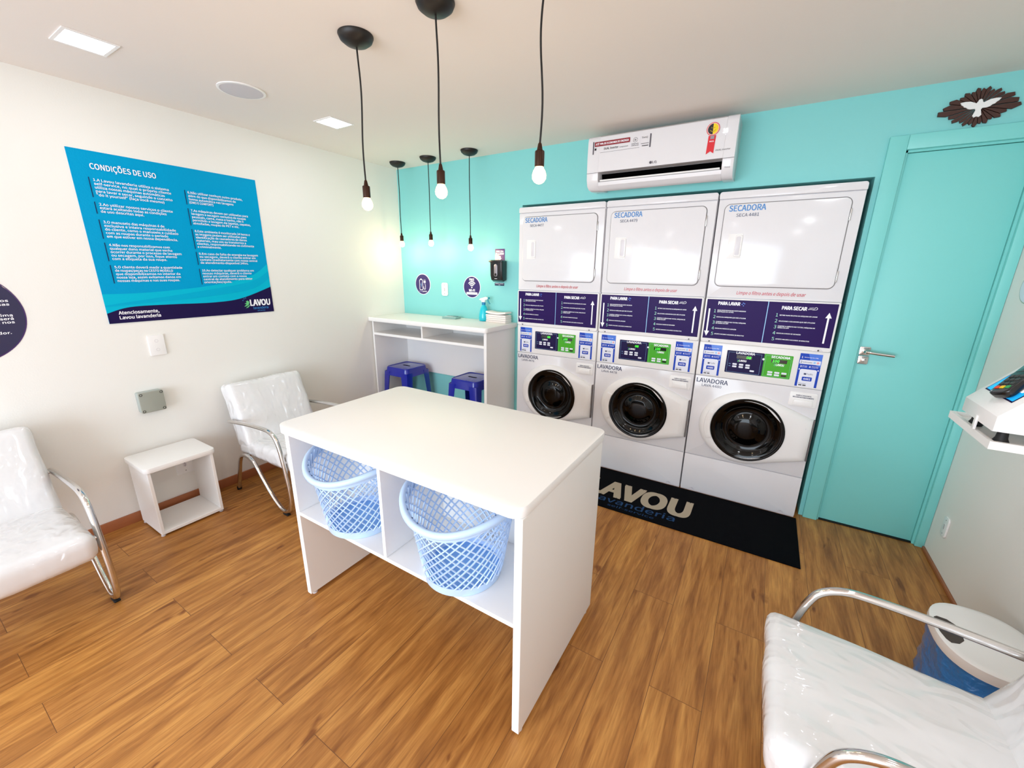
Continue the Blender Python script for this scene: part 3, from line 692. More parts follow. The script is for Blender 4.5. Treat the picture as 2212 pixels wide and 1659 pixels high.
def s1(g, w, h):
    g.text('PRECISA', 0, h*.72, WHT, h=.014, w=.072, bold=.05, align='C'); g.text('DE AJUDA?', 0, h*.53, WHT, h=.014, w=.080, bold=.05, align='C')
    g.rect(-.008, .008, h*.22, h*.40, WHT, 1); g.poly([(-.018, h*.24), (.018, h*.24), (0, h*.05)], WHT, 1)
sign('help_sign', 1.090, 1.184, 1.570, 1.666, P('#5A2A74', .3, .4), 'small purple help sign with white down arrow above the dispenser', s1)
def s2(g, w, h): g.text('APERTE APENAS', 0, h*.55, WHT, h=.0065, w=.082, bold=.04, align='C'); g.text('1 VEZ', 0, h*.18, WHT, h=.005, w=.02, align='C')
sign('caption_sign', 1.086, 1.180, 1.372, 1.395, PDK, 'tiny dark blue sign strip right under the dispenser', s2)

# ================================================================== AIR CONDITIONER
AX0, AX1 = 1.945, 2.800
t = empty('air_conditioner', (AX0, 0, 2.0), 'white split air conditioner under the ceiling above the machines', 'air conditioner'); aw = AX1-AX0
def Z(z): return z-2.0
top = [(-.0005, Z(2.035)), (-.0005, Z(2.318)), (-.185, Z(2.322)), (-.199, Z(2.312)), (-.204, Z(2.29)), (-.207, Z(2.20)), (-.203, Z(2.112)), (-.130, Z(2.112)), (-.112, Z(2.075)), (-.108, Z(2.035))]
full = [(-.0005, Z(2.020)), (-.0005, Z(2.318)), (-.185, Z(2.322)), (-.199, Z(2.312)), (-.204, Z(2.29)), (-.207, Z(2.20)), (-.203, Z(2.112)), (-.200, Z(2.070)), (-.185, Z(2.035)), (-.155, Z(2.018)), (-.10, Z(2.013))]
lip = [(-.102, Z(2.013)), (-.102, Z(2.036)), (-.150, Z(2.036)), (-.180, Z(2.047)), (-.1905, Z(2.055)), (-.185, Z(2.035)), (-.155, Z(2.018))]
b = nb(); prism(b, top, .076, aw-.058, 'x'); prism(b, full, 0, .076, 'x', .002); prism(b, full, aw-.058, aw, 'x', .002); prism(b, lip, .076, aw-.058, 'x'); finish(b, 'housing', ENAM, t, smooth=40)
b = nb(); prism(b, [(-.1035, Z(2.037)), (-.1300, Z(2.1115)), (-.1285, Z(2.1118)), (-.101, Z(2.0367))], .0762, aw-.0582, 'x'); box(b, .0762, aw-.0582, -.131, -.1035, Z(2.0365), Z(2.0385)); o = finish(b, 'air_outlet', DARK, t); o['label'] = 'black open air slot'
b = nb(); prism(b, [(-.186, Z(2.0605)), (-.150, Z(2.0475)), (-.128, Z(2.0475)), (-.128, Z(2.0515)), (-.150, Z(2.0535)), (-.185, Z(2.069))], .084, aw-.068, 'x', .0005); finish(b, 'louver', ENAM2, t)
b = nb()
for x in (.085, aw*.5, aw-.076): box(b, x-.004, x+.004, -.140, -.110, Z(2.05), Z(2.075), .001)
finish(b, 'louver_arm', BLACK, t)
b = nb(); box(b, .0, aw, -.2046, -.2030, Z(2.1085), Z(2.1105)); o = finish(b, 'panel_seam', GREYS, t, smooth=0)
g = G(); K1 = P('#8C1020'); K2 = P('#55505A'); K3 = P('#2A2228')
# energy sticker strip
g.rect(.034, .0415, .216, .288, K2, 1); g.rect(.389, .3965, .216, .288, K2, 1)
g.rect(.046, .270, .259, .285, K1, 1); g.text('ATÉ 70% DE ECONOMIA DE ENERGIA', .053, .266, WHT, h=.011, w=.210, l=2, bold=.03)
g.text('DUAL Inverter', .108, .236, K3, h=.012, w=.092, l=1, bold=.01); g.text('Compressor', .206, .236, K2, h=.008, w=.055, l=1, bold=0); g.rect(.046, .058, .238, .250, K3, 1)
g.line([(.082, .222), (.330, .222)], .0012, K2, 1); g.rect(.273, .274, .225, .284, LGR, 1); g.rect(.330, .331, .225, .284, LGR, 1)
g.arc(.303, .266, .0125, 0, 1.94*PI, .0015, K2, 1, 20); g.line([(.297, .266), (.309, .266)], .002, K3, 1); g.line([(.303, .260), (.303, .272)], .002, K3, 2)
g.text('ThinQ', .340, .268, K3, h=.009, w=.036, l=1, bold=0); g.text('Refrigeração', .281, .243, K2, h=.005, w=.044, l=1, bold=.02); g.text('até 40% mais rápida', .281, .234, K2, h=.0045, w=.044, l=1, bold=.02); g.text('Controle remoto', .338, .238, K2, h=.005, w=.046, l=1, bold=.02); g.rect(.345, .383, .226, .230, K3, 1)
g.build('energy_sticker', t, front(0, -.2075)); g = G()
# brand mark in the middle
g.circ(.405, .132, .0075, K2, 1, 20); g.text('LG', .416, .126, K2, h=.0125, w=.024, l=1, bold=.01)
g.build('lettering', t, front(0, -.2075)); g = G()
# medal: seal with ribbon
RB = P('#D8202C'); YL = P('#F2D21A')
g.poly([(.712, .230), (.750, .230), (.746, .140), (.729, .152), (.708, .138)], RB, 1); g.circ(.731, .262, .033, P('#E04A50'), 2, 36); g.circ(.731, .262, .0295, P('#F3C8C4'), 3, 36); g.circ(.731, .262, .0265, K3, 4, 36)
g.poly([(.731+.0265*math.sin(a*PI/18), .262+.0265*math.cos(a*PI/18)) for a in range(19)], YL, 5); g.arc(.731, .264, .015, -PI*.85, -PI*.5, .0014, YL, 6); g.arc(.731, .264, .015, -PI*.5, -PI*.15, .0014, K3, 6)
g.circ(.738, .268, .002, K3, 6, 8); g.circ(.724, .268, .002, YL, 6, 8); g.rect(.722, .742, .212, .229, P('#9A9098'), 4)
g.text('PROCEL', .731, .198, WHT, h=.006, w=.024, l=2, align='C', bold=.03); g.build('award_seal', t, front(0, -.2075), 'red seal with ribbon'); g = G(); g.text('18', .783, .236, mat('lit white digits', '#FFFFFF', .4, emit=1.5), h=.020, w=.022, l=1, bold=.03); g.circ(.797, .226, .003, WHT, 1, 10)
g.text('DUAL Inverter', .757, .1500, K3, h=.008, w=.074, l=1, bold=0)
g.build('lettering', t, front(0, -.2075))
g = G(); g.text('ThinQ', .812, .060, K2, h=.006, w=.028, l=1, bold=0); g.build('lettering', t, front(0, -.2025))

# ================================================================== DOVE PLAQUE
t = empty('dove_plaque', (3.764, 0, 2.245), 'dark brown sunburst plaque with a white dove on the teal wall above the door', 'wall decoration')
BRN = mat('dark wood rays', '#43251C', .55, bump=.3, bscale=40)
def hexr(a):   # ragged diamond outline
    ax, ay = .136, .076; c, s = abs(math.cos(a)), abs(math.sin(a)); e = 1.28
    return ((c/ax)**e+(s/ay)**e)**(-1/e)
b = nb(); n = 26; t2 = math.radians(8)
for k in range(n):
    a0 = 2*PI*k/n+.012; a1 = 2*PI*(k+1)/n-.012; am = (a0+a1)/2; kk = 1.0 if k % 2 else .90
    q0, q1, qm = hexr(a0)*kk, hexr(a1)*kk, hexr(am)*kk*1.10
    pts = [(.012*math.cos(am), .012*math.sin(am)), (q0*math.cos(a0), q0*math.sin(a0)), (qm*math.cos(am+.02), qm*math.sin(am+.02)), (q1*.96*math.cos(a1), q1*.96*math.sin(a1))]
    prism(b, [(p[0]-.012, p[1]-.001) for p in pts] if False else pts, -.012, -.0005, 'y', .0005, 1)
finish(b, 'sunburst', BRN, t)
b = nb(); half = [(.000, .030), (.006, .027), (.008, .020), (.012, .014), (.018, .018), (.032, .024), (.050, .026), (.066, .024), (.060, .014), (.054, .010), (.050, .004), (.042, .001), (.036, -.005), (.026, -.008), (.012, -.008), (.009, -.014), (.012, -.026), (.015, -.036), (.008, -.044), (.000, -.040)]
pts = half+[(-p[0], p[1]) for p in half[-2:0:-1]]
prism(b, [(p[0]-.002, p[1]) for p in pts], -.018, -.012, 'y', .001, 1); finish(b, 'dove', ENAM2, t)

# ================================================================== MAT
t = empty('floor_mat', (1.55, -.610, 0), 'black entrance mat with beige laundry name lying in front of the machines', 'mat')
b = nb(); box(b, 0, 1.885, 0, .534, 0, .007, .002); finish(b, 'mat_base', MATM, t)
BEI = mat('beige mat pile', '#B5A893', .95, bump=.8, bscale=500); MBL = mat('blue mat pile', '#14406E', .95, bump=.8, bscale=500); MGR = mat('green mat pile', '#3E8A58', .95, bump=.8, bscale=500)
g = G(); g.text('LAVOU', .625, .155, BEI, h=.198, w=.672, l=1, bold=.05, shear=.0)
g.text('lavanderia', .715, .072, MBL, h=.062, w=.520, l=2, bold=.01); g.text('self-service', .82, .030, MBL, h=.024, w=.30, l=2, bold=0)
g.poly([(.33, .16), (.45, .18), (.57, .25), (.60, .36), (.53, .42), (.46, .39), (.49, .32), (.37, .29), (.46, .26)], MGR, 1); g.poly([(.40, .08), (.52, .11), (.61, .21), (.54, .20)], MGR, 1)
g.build('lettering', t, flat(0, 0, .0068))

# ================================================================== POSTER ON THE LEFT WALL
t = empty('rules_poster', (0, -2.194, 1.190), 'large cyan rules poster headed CONDIÇÕES DE USO on the white left wall', 'poster')
CYAN = mat('cyan poster film', '#0099CC', .36, spec=.08, bump=.4, bscale=120, bdist=.002); CY2 = mat('turquoise poster film', '#06B4D2', .36, spec=.08); CY3 = mat('mid poster film', '#04A8CE', .36, spec=.08)
for m_ in (CYAN, CY2, CY3): pass
PW, PH = .903, .876
b = nb(); box(b, .0003, .0022, 0, PW, 0, PH); finish(b, 'poster_sheet', CYAN, t, smooth=0)
def crv(pts, n=8): return [(p.x, p.y) for p in catmull([(a, c, 0) for a, c in pts], n)]
g = G(); w1 = crv([(0, .160), (.15, .160), (.311, .170), (.547, .196), (.777, .250), (.903, .333)])
for a, c in zip(w1[:-1], w1[1:]): g.poly([(a[0], 0), (c[0], 0), c, a], CY2, 1)
w3 = crv([(.0, .100), (.2, .125), (.5, .165), (.777, .215), (.903, .285)]); w4 = crv([(.0, .09), (.2, .105), (.5, .125), (.777, .165), (.903, .235)])
for a, c, d_, e_ in zip(w3[:-1], w3[1:], w4[1:], w4[:-1]): g.poly([e_, d_, c, a], CY3, 2)
w2 = crv([(0, .056), (.105, .085), (.296, .088), (.529, .086), (.70, .105), (.903, .175)])
for a, c in zip(w2[:-1], w2[1:]): g.poly([(a[0], 0), (c[0], 0), c, a], NVY, 3)
g.text('CONDIÇÕES DE USO', .076, .790, WHT, h=.0265, w=.274, l=4, bold=.02)
def para(u, ubar, ytop, ybot, lines, w_):
    n = len(lines); st = (ytop-ybot)/n; mx_ = max(len(s_) for s_ in lines)
    g.line([(ubar, ytop+.004), (ubar, ybot-.002)], .0035, NVY, 4)
    for k, s_ in enumerate(lines): g.text(s_, u, ytop-st*k-.0125, WHT, h=.0122, w=w_*len(s_)/mx_, l=4, bold=.015)
para(.077, .061, .745, .655, ['1.A Lavou lavanderia utiliza o sistema', 'self-service, no qual o próprio cliente', 'utiliza nossas máquinas automáticas', 'para lavar e secar, seguindo o conceito', '"do it yourself" (faça você mesmo)'], .330)
para(.077, .061, .627, .575, ['2.Ao utilizar nossos serviços o cliente', 'estará aceitando todas as condições', 'de uso descritas aqui.'], .320)
para(.077, .061, .540, .450, ['3.O manuseio das máquinas é de', 'exclusiva e inteira responsabilidade', 'do cliente, como o manuseio e cuidado', 'com as roupas durante o período', 'em que estiver em nossa dependência.'], .326)
para(.077, .061, .424, .335, ['4.Não nos responsabilizamos com', 'qualquer dano material que venha', 'ocorrer durante o processo de lavagem', 'ou secagem, por isso, fique atento', 'com a etiqueta da sua roupa.'], .322)
para(.077, .061, .309, .218, ['5.O cliente deverá medir a quantidade', 'de roupas/peças no CESTO MODELO', 'que disponibilizamos no interior da', 'nossa loja, assim evitamos danos em', 'nossas máquinas e nas suas roupas.'], .312)
para(.492, .478, .746, .672, ['6.Não utilizar nenhum outro produto,', 'além do que disponibilizamos de', 'forma automática nas lavagens', '(OMO E COMFORT)'], .308)
para(.492, .478, .645, .554, ['7.As máquinas devem ser utilizadas para', 'lavagem e secagem exclusiva de roupas', 'pessoais, cama, mesa e banho, não é', 'permitido a lavagem de tapetes, sapatos,', 'almofadas, roupas de PET e etc.'], .336)
para(.492, .478, .527, .417, ['8.Este ambiente é monitorado 24 horas e', 'as imagens podem ser utilizadas para', 'identificação de causadores de danos', 'materiais, mau uso ou transtornos a', 'clientes, responsabilizando-os civilmente', 'e criminalmente.'], .338)
para(.492, .478, .394, .322, ['9.Em caso de falta de energia na lavagem', 'ou secagem, deverá o cliente entrar em', 'contato imediatamente com nossa central', 'de atendimento disponível 24hrs.'], .354)
para(.492, .478, .293, .203, ['10.Ao detectar qualquer problema em', 'nossas máquinas, deverá o cliente', 'entrar em contato com a nossa', 'central de atendimento para obter', 'orientações/ajuda.'], .312)
g.text('Atenciosamente,', .048, .0475, WHT, h=.0175, w=.182, l=4, bold=.03); g.text('Lavou lavanderia', .048, .0210, WHT, h=.0175, w=.186, l=4, bold=.03)
logo(g, .748, .050, .134, 4)
g.build('lettering', t, left(.0024, 0, 0))

# round purple notice cut by the left edge of the photograph
t = empty('measuring_notice', (0, -2.706, 1.272), 'round dark purple notice with white lettering on the left wall above the leftmost armchair', 'sign')
b = nb(); lathe(b, [(0, .0022), (.218, .0022), (.221, .0012), (.221, .0003)], 80, 'x'); finish(b, 'sign_disc', P('#4A2A6E', .3, .3), t)
g = G(); g.circ(0, 0, .216, PDK, 1, 80)
for k, s_ in enumerate(['Solicitamos que não sejam', 'adicionados mais de 15 litros', 'de roupas nas nossas', 'máquinas de lavar']):
    pass
rows = [(.058, 'O cesto comporta 15 litros'), (.041, 'de roupa para as nossas'), (-.010, 'Roupas além da marca acima'), (-.0265, 'do CESTO MEDIDOR. O será'), (-.0430, 'cobrado e avisado aos nos'), (-.0920, 'Use sempre o medidor.')]
for v, s_ in rows: g.text(s_, .158 if v < -.08 else .178, v, WHT, h=.0115, w=len(s_)*.0118, l=2, bold=.03, align='R')
g.build('lettering', t, left(.0024, 0, 0))

# switch, junction box, sockets on the white walls
outlet('light_switch', left(0, -2.008, 1.044) @ Matrix.Rotation(-PI/2, 4, 'X') @ Matrix.Identity(4) if False else Matrix.Translation((0, -2.010, 1.045)) @ Matrix.Rotation(PI/2, 4, 'Z'), .078, .120, .003, 'white glass touch switch on the left wall under the cyan poster', 1, 'switch')
outlet('wall_socket', Matrix.Translation((0, -2.008, .262)) @ Matrix.Rotation(PI/2, 4, 'Z'), .092, .125, .003, 'white power socket on the left wall seen through the side table')
outlet('wall_socket', Matrix.Translation((WR, -.190, .238)) @ Matrix.Rotation(-PI/2, 4, 'Z'), .062, .112, .020, 'white power socket low on the right wall beside the teal door')
t = empty('junction_box', (0, -2.105, .725), 'grey plastic junction box with four corner screws on the left wall', 'junction box')
GB = mat('grey box plastic', '#A9B0AC', .5); GB2 = mat('grey lid plastic', '#9A9C92', .45)
b = nb(); prism(b, rrect(-.058, .058, -.062, .060, .008), .0004, .042, 'x', .002); finish(b, 'box_body', GB, t)
b = nb(); prism(b, rrect(-.059, .059, -.062, .061, .008), .042, .056, 'x', .003); lid = finish(b, 'box_lid', GB2, t)
for sy in (-1, 1):
    for sz in (-1, 1):
        b = nb(); lathe(b, [(.0, .0555), (.0035, .0555), (.0075, .0572), (.0075, .055)], 16, 'x', (0, sy*.048, sz*.050)); finish(b, 'screw', BLACK, lid)
# oval sign on the right wall, cut by the frame
t = empty('oval_notice', (WR, -.205, 1.452), 'small oval notice with grey rim high on the right wall', 'sign')
b = nb(); prism(b, [(.085*math.cos(2*PI*k/40), .070*math.sin(2*PI*k/40)) for k in range(40)], -.002, -.0003, 'x'); finish(b, 'sign_disc', mat('grey green rim', '#9FB09E', .4), t)
g = G(); g.circ(0, 0, .080, LGR, 1, 40, .065); g.rect(.02, .07, -.03, .03, DBL, 2); g.build('lettering', t, right(-.0022, 0, 0))

# ================================================================== SIDE TABLE
t = empty('side_table', (0, 0, 0), 'small white open side table with one low shelf against the left wall', 'side table')
b = nb(); prism(b, rrect(.034, .336, -2.292, -1.944, .028, 6), .404, .432, 'z', .002); finish(b, 'tabletop', MELA, t)
panel('side_panel', .040, .322, -2.278, -2.262, .012, .4038, t); panel('side_panel', .040, .322, -1.974, -1.958, .012, .4038, t)
panel('shelf', .040, .322, -2.2618, -1.9742, .012, .030, t)
for x in (.055, .305):
    for y in (-2.268, -1.968):
        b = nb(); lathe(b, [(0, 0), (.011, 0), (.011, .005), (.006, .007), (.006, .0122)], 14, 'z', (x, y, 0)); finish(b, 'foot', ENAM3, t)

# ================================================================== ARMCHAIRS
def chair_parts():
    t = bpy.data.objects.new('armchair', None); COL.objects.link(t); t.empty_display_size = .05
    def cushion(name, quad, hw, r, seed, amp=.004, lean=0):
        # quad: rear-bottom, front-bottom, front-top, rear-top in (x,z); rounded box mapped on to it
        q = [Vector(p) for p in quad]; lu = ((q[1]-q[0]).length+(q[2]-q[3]).length)/2; lv = ((q[3]-q[0]).length+(q[2]-q[1]).length)/2
        b = nb(); tt = bmesh.new(); bmesh.ops.create_cube(tt, size=1); tt.transform(Matrix.Diagonal((lu, 2*hw, lv, 1)))
        bmesh.ops.bevel(tt, geom=tt.edges[:], offset=r, segments=4, profile=.55, affect='EDGES')
        bmesh.ops.subdivide_edges(tt, edges=[e for e in tt.edges if e.calc_length() > .1], cuts=9, use_grid_fill=True)
        rnd = random.Random(seed); ph = [rnd.uniform(0, 6) for _ in range(6)]
        for v in tt.verts:
            x, y, z = v.co; nrm = Vector((x/lu, y/(2*hw), z/lv))
            d_ = amp*(math.sin(23*y+ph[0]+9*z)*.5+math.sin(41*y+17*x+ph[1])*.3+math.sin(31*z+13*y+ph[2])*.4)
            puff = .010*(1-min(1, abs(2*y/(2*hw)))**2)
            v.co += nrm.normalized()*d_ if nrm.length > 0 else Vector()
            if lu < lv: v.co.x += puff*(1 if x > 0 else -.3)*(1-abs(2*z/lv)**2)
            else: v.co.z += puff*(1 if z > 0 else 0)*(1-abs(2*x/lu)**2)
        for v in tt.verts:
            a = v.co.x/lu+.5; c = v.co.z/lv+.5
            p = q[0]*(1-a)*(1-c)+q[1]*a*(1-c)+q[2]*a*c+q[3]*(1-a)*c
            v.co = Vector((p.x, v.co.y, p.y))
        merge(b, tt); return finish(b, name, VINYL, t, smooth=60)
    cushion('seat_cushion', [(.150, .282), (.820, .288), (.832, .425), (.185, .375)], .250, .046, 3)
    cushion('back_cushion', [(.165, .318), (.328, .345), (.168, .765), (.035, .735)], .248, .034, 5)
    path2 = [(.150, .512), (.240, .524), (.400, .540), (.560, .549), (.640, .545), (.695, .515), (.722, .462), (.742, .385), (.760, .283), (.772, .187), (.770, .110), (.745, .050), (.700, .022), (.655, .022), (.612, .045), (.558, .088), (.473, .180), (.409, .258), (.356, .292), (.293, .302), (.238, .283), (.202, .235), (.165, .140), (.118, .012)]
    for s in (-1, 1):
        y = s*.268
        b = nb(); pp = catmull([(p[0], y, p[1]) for p in path2], 6); sweep(b, [(t_.x, t_.y, t_.z) for t_ in pp], .0125, 14); 
        tb = finish(b, 'arm_tube', CHROME, t, smooth=60)
        b = nb(); box(b, .672, .722, y-.012, y+.012, 0, .0105, .003); finish(b, 'foot', RUB, tb)
        b = nb(); lathe(b, [(0, 0), (.0145, 0), (.0145, .022), (.0125, .024)], 14, 'z', (.117, y, 0)); finish(b, 'foot', RUB, tb)
    # rails that join the two tubes and carry the seat
    b = nb()
    for (x, z) in ((.30, .300), (.745, .365), (.170, .512)):
        sweep(b, [(x, -.268, z), (x, 0, z), (x, .268, z)], .009, 10)
    finish(b, 'cross_rail', CHROME, t)
    return t
CH = 'armchairs with chrome tube frames'
c1 = chair_parts(); c1.location = (0, -1.500, 0); tag(c1, 'film-wrapped armchair with chrome arms at the left wall, behind the folding table corner', 'armchair', CH)
c2 = copy_tree(c1); c2.location = (0, -2.852, 0); tag(c2, 'film-wrapped armchair at the left wall, cut by the left edge of the photo', 'armchair', CH)
c3 = copy_tree(c1); c3.location = (4.056, -1.774, 0); c3.rotation_euler = (0, 0, PI); tag(c3, 'white film-wrapped armchair with chrome arms in the bottom right foreground', 'armchair', CH)

# ================================================================== WASTE BIN
t = empty('waste_bin', (3.892, -1.150, 0), 'white plastic waste bin with blue bag between right wall and foreground armchair', 'waste bin')
def sup(rx, ry, n=44, e=2.5): return [(math.copysign(abs(math.cos(2*PI*k/n))**(2/e), math.cos(2*PI*k/n))*rx, math.copysign(abs(math.sin(2*PI*k/n))**(2/e), math.sin(2*PI*k/n))*ry) for k in range(n)]
def loft(b, rows, cap=True):
    R_ = [[b.verts.new((p[0], p[1], z)) for p in sup(rx, ry)] for rx, ry, z in rows]; n = len(R_[0])
    for A, B in zip(R_[:-1], R_[1:]):
        for k in range(n): b.faces.new((A[k], A[(k+1) % n], B[(k+1) % n], B[k]))
    if cap: b.faces.new(R_[0][::-1]); b.faces.new(R_[-1])
b = nb(); loft(b, [(.105, .130, 0), (.108, .133, .004), (.132, .160, .262)]); finish(b, 'bin_body', ENAM2, t)
b = nb(); R_ = []
for j in range(12):
    f = j/11; z = .01+.252*f; row = []
    for k, p in enumerate(sup(.126+.008*f, .156+.010*f, 44)):
        w_ = 1+.045*math.sin(k*1.3+j*.8)*(1-f*.7)+.03*math.sin(k*2.9-j*1.7)*(1-f*.6); row.append(b.verts.new((p[0]*w_, p[1]*w_, z)))
    R_.append(row)
for A, B in zip(R_[:-1], R_[1:]):
    for k in range(44): b.faces.new((A[k], A[(k+1) % 44], B[(k+1) % 44], B[k]))
finish(b, 'bin_bag', mat('blue bag film', '#2676BC', .3, coat=.6, bump=.9, bscale=26, bdist=.012), t, smooth=60)['label'] = 'crumpled blue plastic bag'
b = nb(); loft(b, [(.135, .166, .262), (.139, .171, .262), (.141, .174, .280), (.139, .171, .296), (.132, .164, .3005), (.118, .148, .3005)]); ld = finish(b, 'bin_lid', ENAM2, t, smooth=40)
b = nb(); prism(b, [(-.128, .040), (-.118, .050), (-.092, .048), (-.074, .030), (-.068, -.005), (-.072, -.045), (-.090, -.070), (-.112, -.078), (-.122, -.066), (-.130, -.035), (-.133, 0)], .3008, .3014, 'z'); finish(b, 'lid_opening', mat('dark grey opening', '#4A423E', .7), ld)

# ================================================================== PAYMENT TERMINAL ON THE RIGHT WALL
t = empty('wall_shelf', (3.735, -1.150, .975), 'small white tray shelf on the right wall beside the teal door', 'shelf')
b = nb(); D = WR-3.735; Lh = .350
box(b, .0125, D-.001, .0125, Lh-.0125, .001, .014)
box(b, 0, .012, 0, Lh, .0, .026); box(b, .0122, D-.001, 0, .012, 0, .026); box(b, .0122, D-.001, Lh-.012, Lh, 0, .026)
finish(b, 'tray', MELA, t, smooth=0)
t = empty('payment_terminal', (3.733, -1.148, .9875), 'white sloping self-service payment terminal with blue touch screen on the tray shelf', 'payment terminal')
b = nb(); pr = [(0, .046), (0, .094), (.150, .275), (.262, .275), (.285, .250), (.285, .046)]     # (x,z)
prism(b, pr, .0, .250, 'y', .002); hs_ = finish(b, 'housing', ENAM2, t)
for (x, y) in ((.035, .030), (.035, .220), (.24, .03), (.24, .22)):
    b = nb(); lathe(b, [(0, .0018), (.017, .0018), (.020, .008), (.014, .022), (.012, .0455), (0, .0455)], 18, 'z', (x, y, 0)); finish(b, 'foot', RUB, t)
b = nb(); box(b, -.004, .003, .115, .130, -.0005 if False else .014, .062, .001); finish(b, 'clip', ENAM2, t)
# sloping face frame: origin at low edge
ang = math.atan2(.181, .150); e1 = Vector((0, -1, 0)); e2 = Vector((math.cos(ang), 0, math.sin(ang))); nn = e1.cross(e2)
MS = Matrix(((e1.x, e2.x, nn.x, 0), (e1.y, e2.y, nn.y, .250), (e1.z, e2.z, nn.z, .094), (0, 0, 0, 1)))
SCR = mat('lit blue screen', '#22A9F5', .2, emit=.75, ecol='#22A9F5'); SCW = mat('lit white screen', '#FFFFFF', .2, emit=.8)
g = G(); g.rect(.020, .212, .052, .222, NVY, 1); g.rect(.025, .207, .057, .217, SCR, 2); g.rect(.060, .190, .090, .150, SCW, 3, .004); g.text('LAVOU', .075, .180, SCW, h=.018, w=.09, l=3, bold=.05)
g.build('touch_screen', hs_, MS)
# card reader lying on the sloping face
t = empty('card_reader', Vector((3.733, -1.148, .9875)) + (MS @ Vector((.150, .082, .004))), 'black card reader with red and yellow keys on the payment terminal', 'card reader')
t.rotation_euler = MS.to_3x3().to_euler()
t.rotation_euler = (MS.to_3x3() @ Matrix.Rotation(math.radians(22), 3, 'Z')).to_euler()
b = nb(); prism(b, rrect(-.037, .037, -.035, .125, (.020, .012, .012, .020), 6), .0, .026, 'z', .006, 3); cr_ = finish(b, 'reader_body', mat('black plastic gloss', '#100E0F'), t)
KY = mat('grey key', '#3C3E3C', .5)
for rr in range(4):
    for cc in range(3):
        m_ = KY
        if rr == 0: m_ = (mat('red key', '#E8401C', .4), mat('yellow key', '#F2C40E', .4), mat('green key', '#2E9A4A', .4))[cc]
        b = nb(); x, y = -.019+.019*cc, -.008+.017*rr; box(b, x-.0075, x+.0075, y-.006, y+.006, .025, .0285, .0015); k_ = finish(b, 'key', m_, cr_)
b = nb(); box(b, -.028, .028, .065, .112, .0255, .0268, .0005); finish(b, 'reader_screen', DISP, cr_)
g = G(); g.text('A', -.026, -.028, LGR, h=.007, l=1); g.build('lettering', cr_, flat(0, 0, .0262))

# ================================================================== CEILING: PENDANTS, PANELS, SPEAKER
WARM = mat('glowing bulb glass', '#FFE2B0', .3, emit=8, ecol='#FFC98A')
def pendant(x, y, zb, label, wob, lamp=2.6, bx=0, by=0):
    t = empty('pendant_lamp', (x, y, H), label, 'pendant lamp', 'bare bulb pendant lamps')
    b = nb(); lathe(b, [(0, 0), (.066, -.0005), (.0665, -.004), (.060, -.018), (.044, -.030), (.022, -.037), (.006, -.040), (0, -.040)], 40); finish(b, 'canopy', BLACK, t, smooth=60)
    zb = zb-H; ztop_ = zb+.118      # zb: lowest point of the bulb
    n = 9; pts = []
    for i in range(n+1):
        f = i/n; pts.append((bx*f+wob[0]*math.sin(f*PI*1.6)*f**.5*(1-f)*2, by*f+wob[1]*math.sin(f*PI*2.2)*(1-f), -.036+(ztop_+.036)*f))
    b = nb(); sweep(b, catmull(pts, 4), .0033, 8); finish(b, 'cord', CORD, t)
    b = nb(); lathe(b, [(.0035, ztop_+.002), (.0060, ztop_-.002), (.0095, ztop_-.020), (.0145, ztop_-.022), (.0155, ztop_-.025), (.0155, ztop_-.066), (.014, ztop_-.068), (0, ztop_-.066)], 28, 'z', (bx, by, 0)); finish(b, 'socket', BRONZE, t)
    b = nb(); z0 = ztop_-.068; lathe(b, [(.012, z0+.004), (.014, z0-.003), (.0195, z0-.012), (.0230, z0-.024), (.0220, z0-.035), (.0160, z0-.044), (.008, z0-.049), (0, z0-.050)], 28, 'z', (bx, by, 0)); finish(b, 'bulb', WARM, t, smooth=80)
    l = bpy.data.lights.new('pendant_light', 'POINT'); l.energy = lamp; l.color = (1, .76, .45); l.shadow_soft_size = .03
    o = bpy.data.objects.new('pendant_light', l); COL.objects.link(o); o.parent = t; o.location = (bx, by, z0-.036+0.0)
    o.location.z = z0-.090
    return t
pendant(1.560, -1.668, 1.741, 'pendant lamp nearest the left wall in the front row over the folding table', (.012, 0), bx=-.008)
pendant(1.967, -1.668, 1.758, 'middle pendant lamp of the front row, its bulb over the folding table', (.006, 0))
pendant(2.388, -1.668, 1.773, 'pendant lamp nearest the air conditioner, canopy out of the frame', (-.014, 0), bx=-.006)
pendant(.212, -.188, 1.687, 'pendant lamp nearest the corner in the row over the counter', (.004, 0))
pendant(.558, -.188, 1.687, 'middle pendant lamp of the row over the counter', (.003, 0))
pendant(.978, -.188, 1.645, 'lowest pendant lamp over the counter, nearest the machines', (-.003, 0))
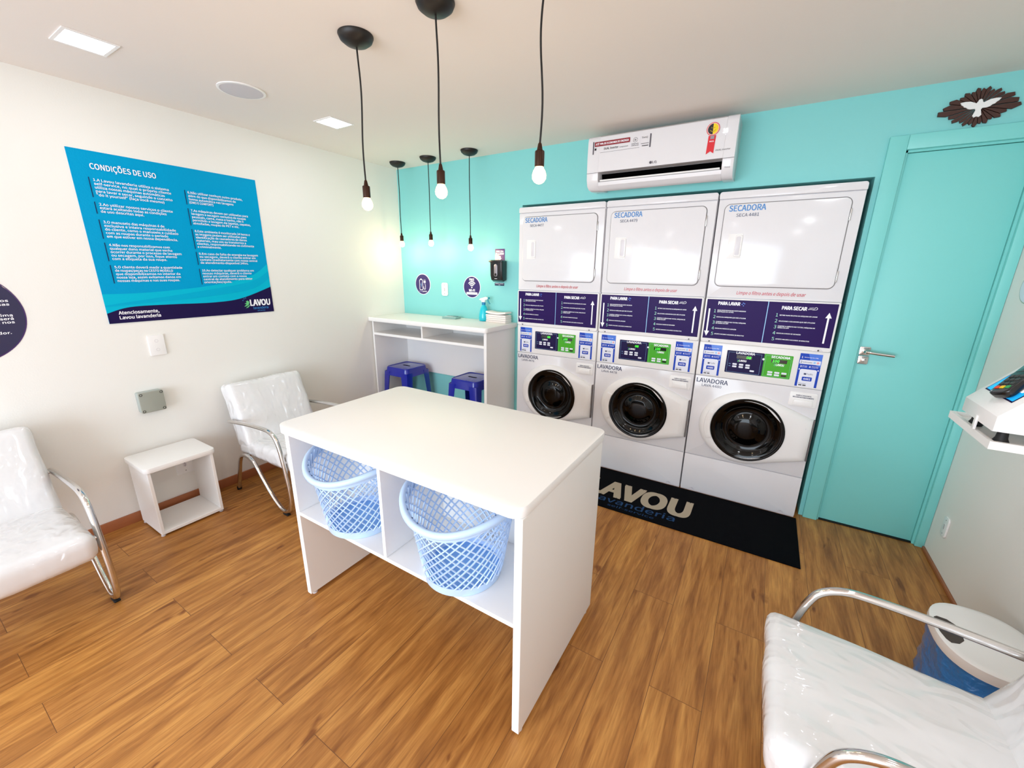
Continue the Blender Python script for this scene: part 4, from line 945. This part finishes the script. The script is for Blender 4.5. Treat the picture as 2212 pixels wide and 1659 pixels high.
LEDP = mat('lit led panel', '#FFFFFF', .4, emit=16, ecol='#F4FAFF')
def led(x, y, label, power=20):
    t = empty('ceiling_panel_light', (x, y, H), label, 'ceiling light', 'square ceiling lights')
    b = nb(); s = .085
    for a in ((-s, s, -s, -s+.012), (-s, s, s-.012, s), (-s, -s+.012, -s+.012, s-.012), (s-.012, s, -s+.012, s-.012)): box(b, a[0], a[1], a[2], a[3], -.004, -.0003)
    finish(b, 'frame', ENAM2, t, smooth=0)
    b = nb(); box(b, -s+.012, s-.012, -s+.012, s-.012, -.003, -.0005); finish(b, 'diffuser', LEDP, t, smooth=0)
    l = bpy.data.lights.new('panel_light', 'AREA'); l.shape = 'SQUARE'; l.size = .14; l.energy = power*.16; l.color = (.94, .97, 1)
    o = bpy.data.objects.new('panel_light', l); COL.objects.link(o); o.parent = t; o.location = (0, 0, -.008)
    return t
led(.565, -2.192, 'lit square ceiling light nearest the camera on the left side of the ceiling', 9)
led(.612, -1.085, 'lit square ceiling light beyond the round speaker, nearer the teal wall', 16)
led(.565, -3.35, 'lit square ceiling light above the entrance on the left side', 5)
led(3.42, -2.30, 'lit square ceiling light above the right foreground armchair', 16)
led(3.42, -1.22, 'unseen square ceiling light in front of the teal door, added to brighten it', 17)  # out of view, added to brighten the door and the right floor
led(3.42, -3.45, 'unseen square ceiling light above the entrance on the right side, added to even the light')  # extra panel out of view, added to even out the room light
led(2.0, -3.2, 'unseen square ceiling light in the middle of the entrance side, added to spread the light', 12)  # also added behind the camera, for flatter light
t = empty('ceiling_speaker', (.622, -1.627, H), 'round flat grey-white speaker grille in the ceiling between the two lights', 'speaker')
b = nb(); lathe(b, [(.098, -.0003), (.108, -.0005), (.108, -.004), (.100, -.006), (.096, -.0055)], 48); finish(b, 'bezel', ENAM2, t)
b = nb(); lathe(b, [(0, -.0075), (.050, -.0072), (.096, -.0050), (.097, -.002)], 48); finish(b, 'grille', mat('speaker mesh', '#CFCBD0', .7, bump=.5, bscale=900), t, smooth=60)
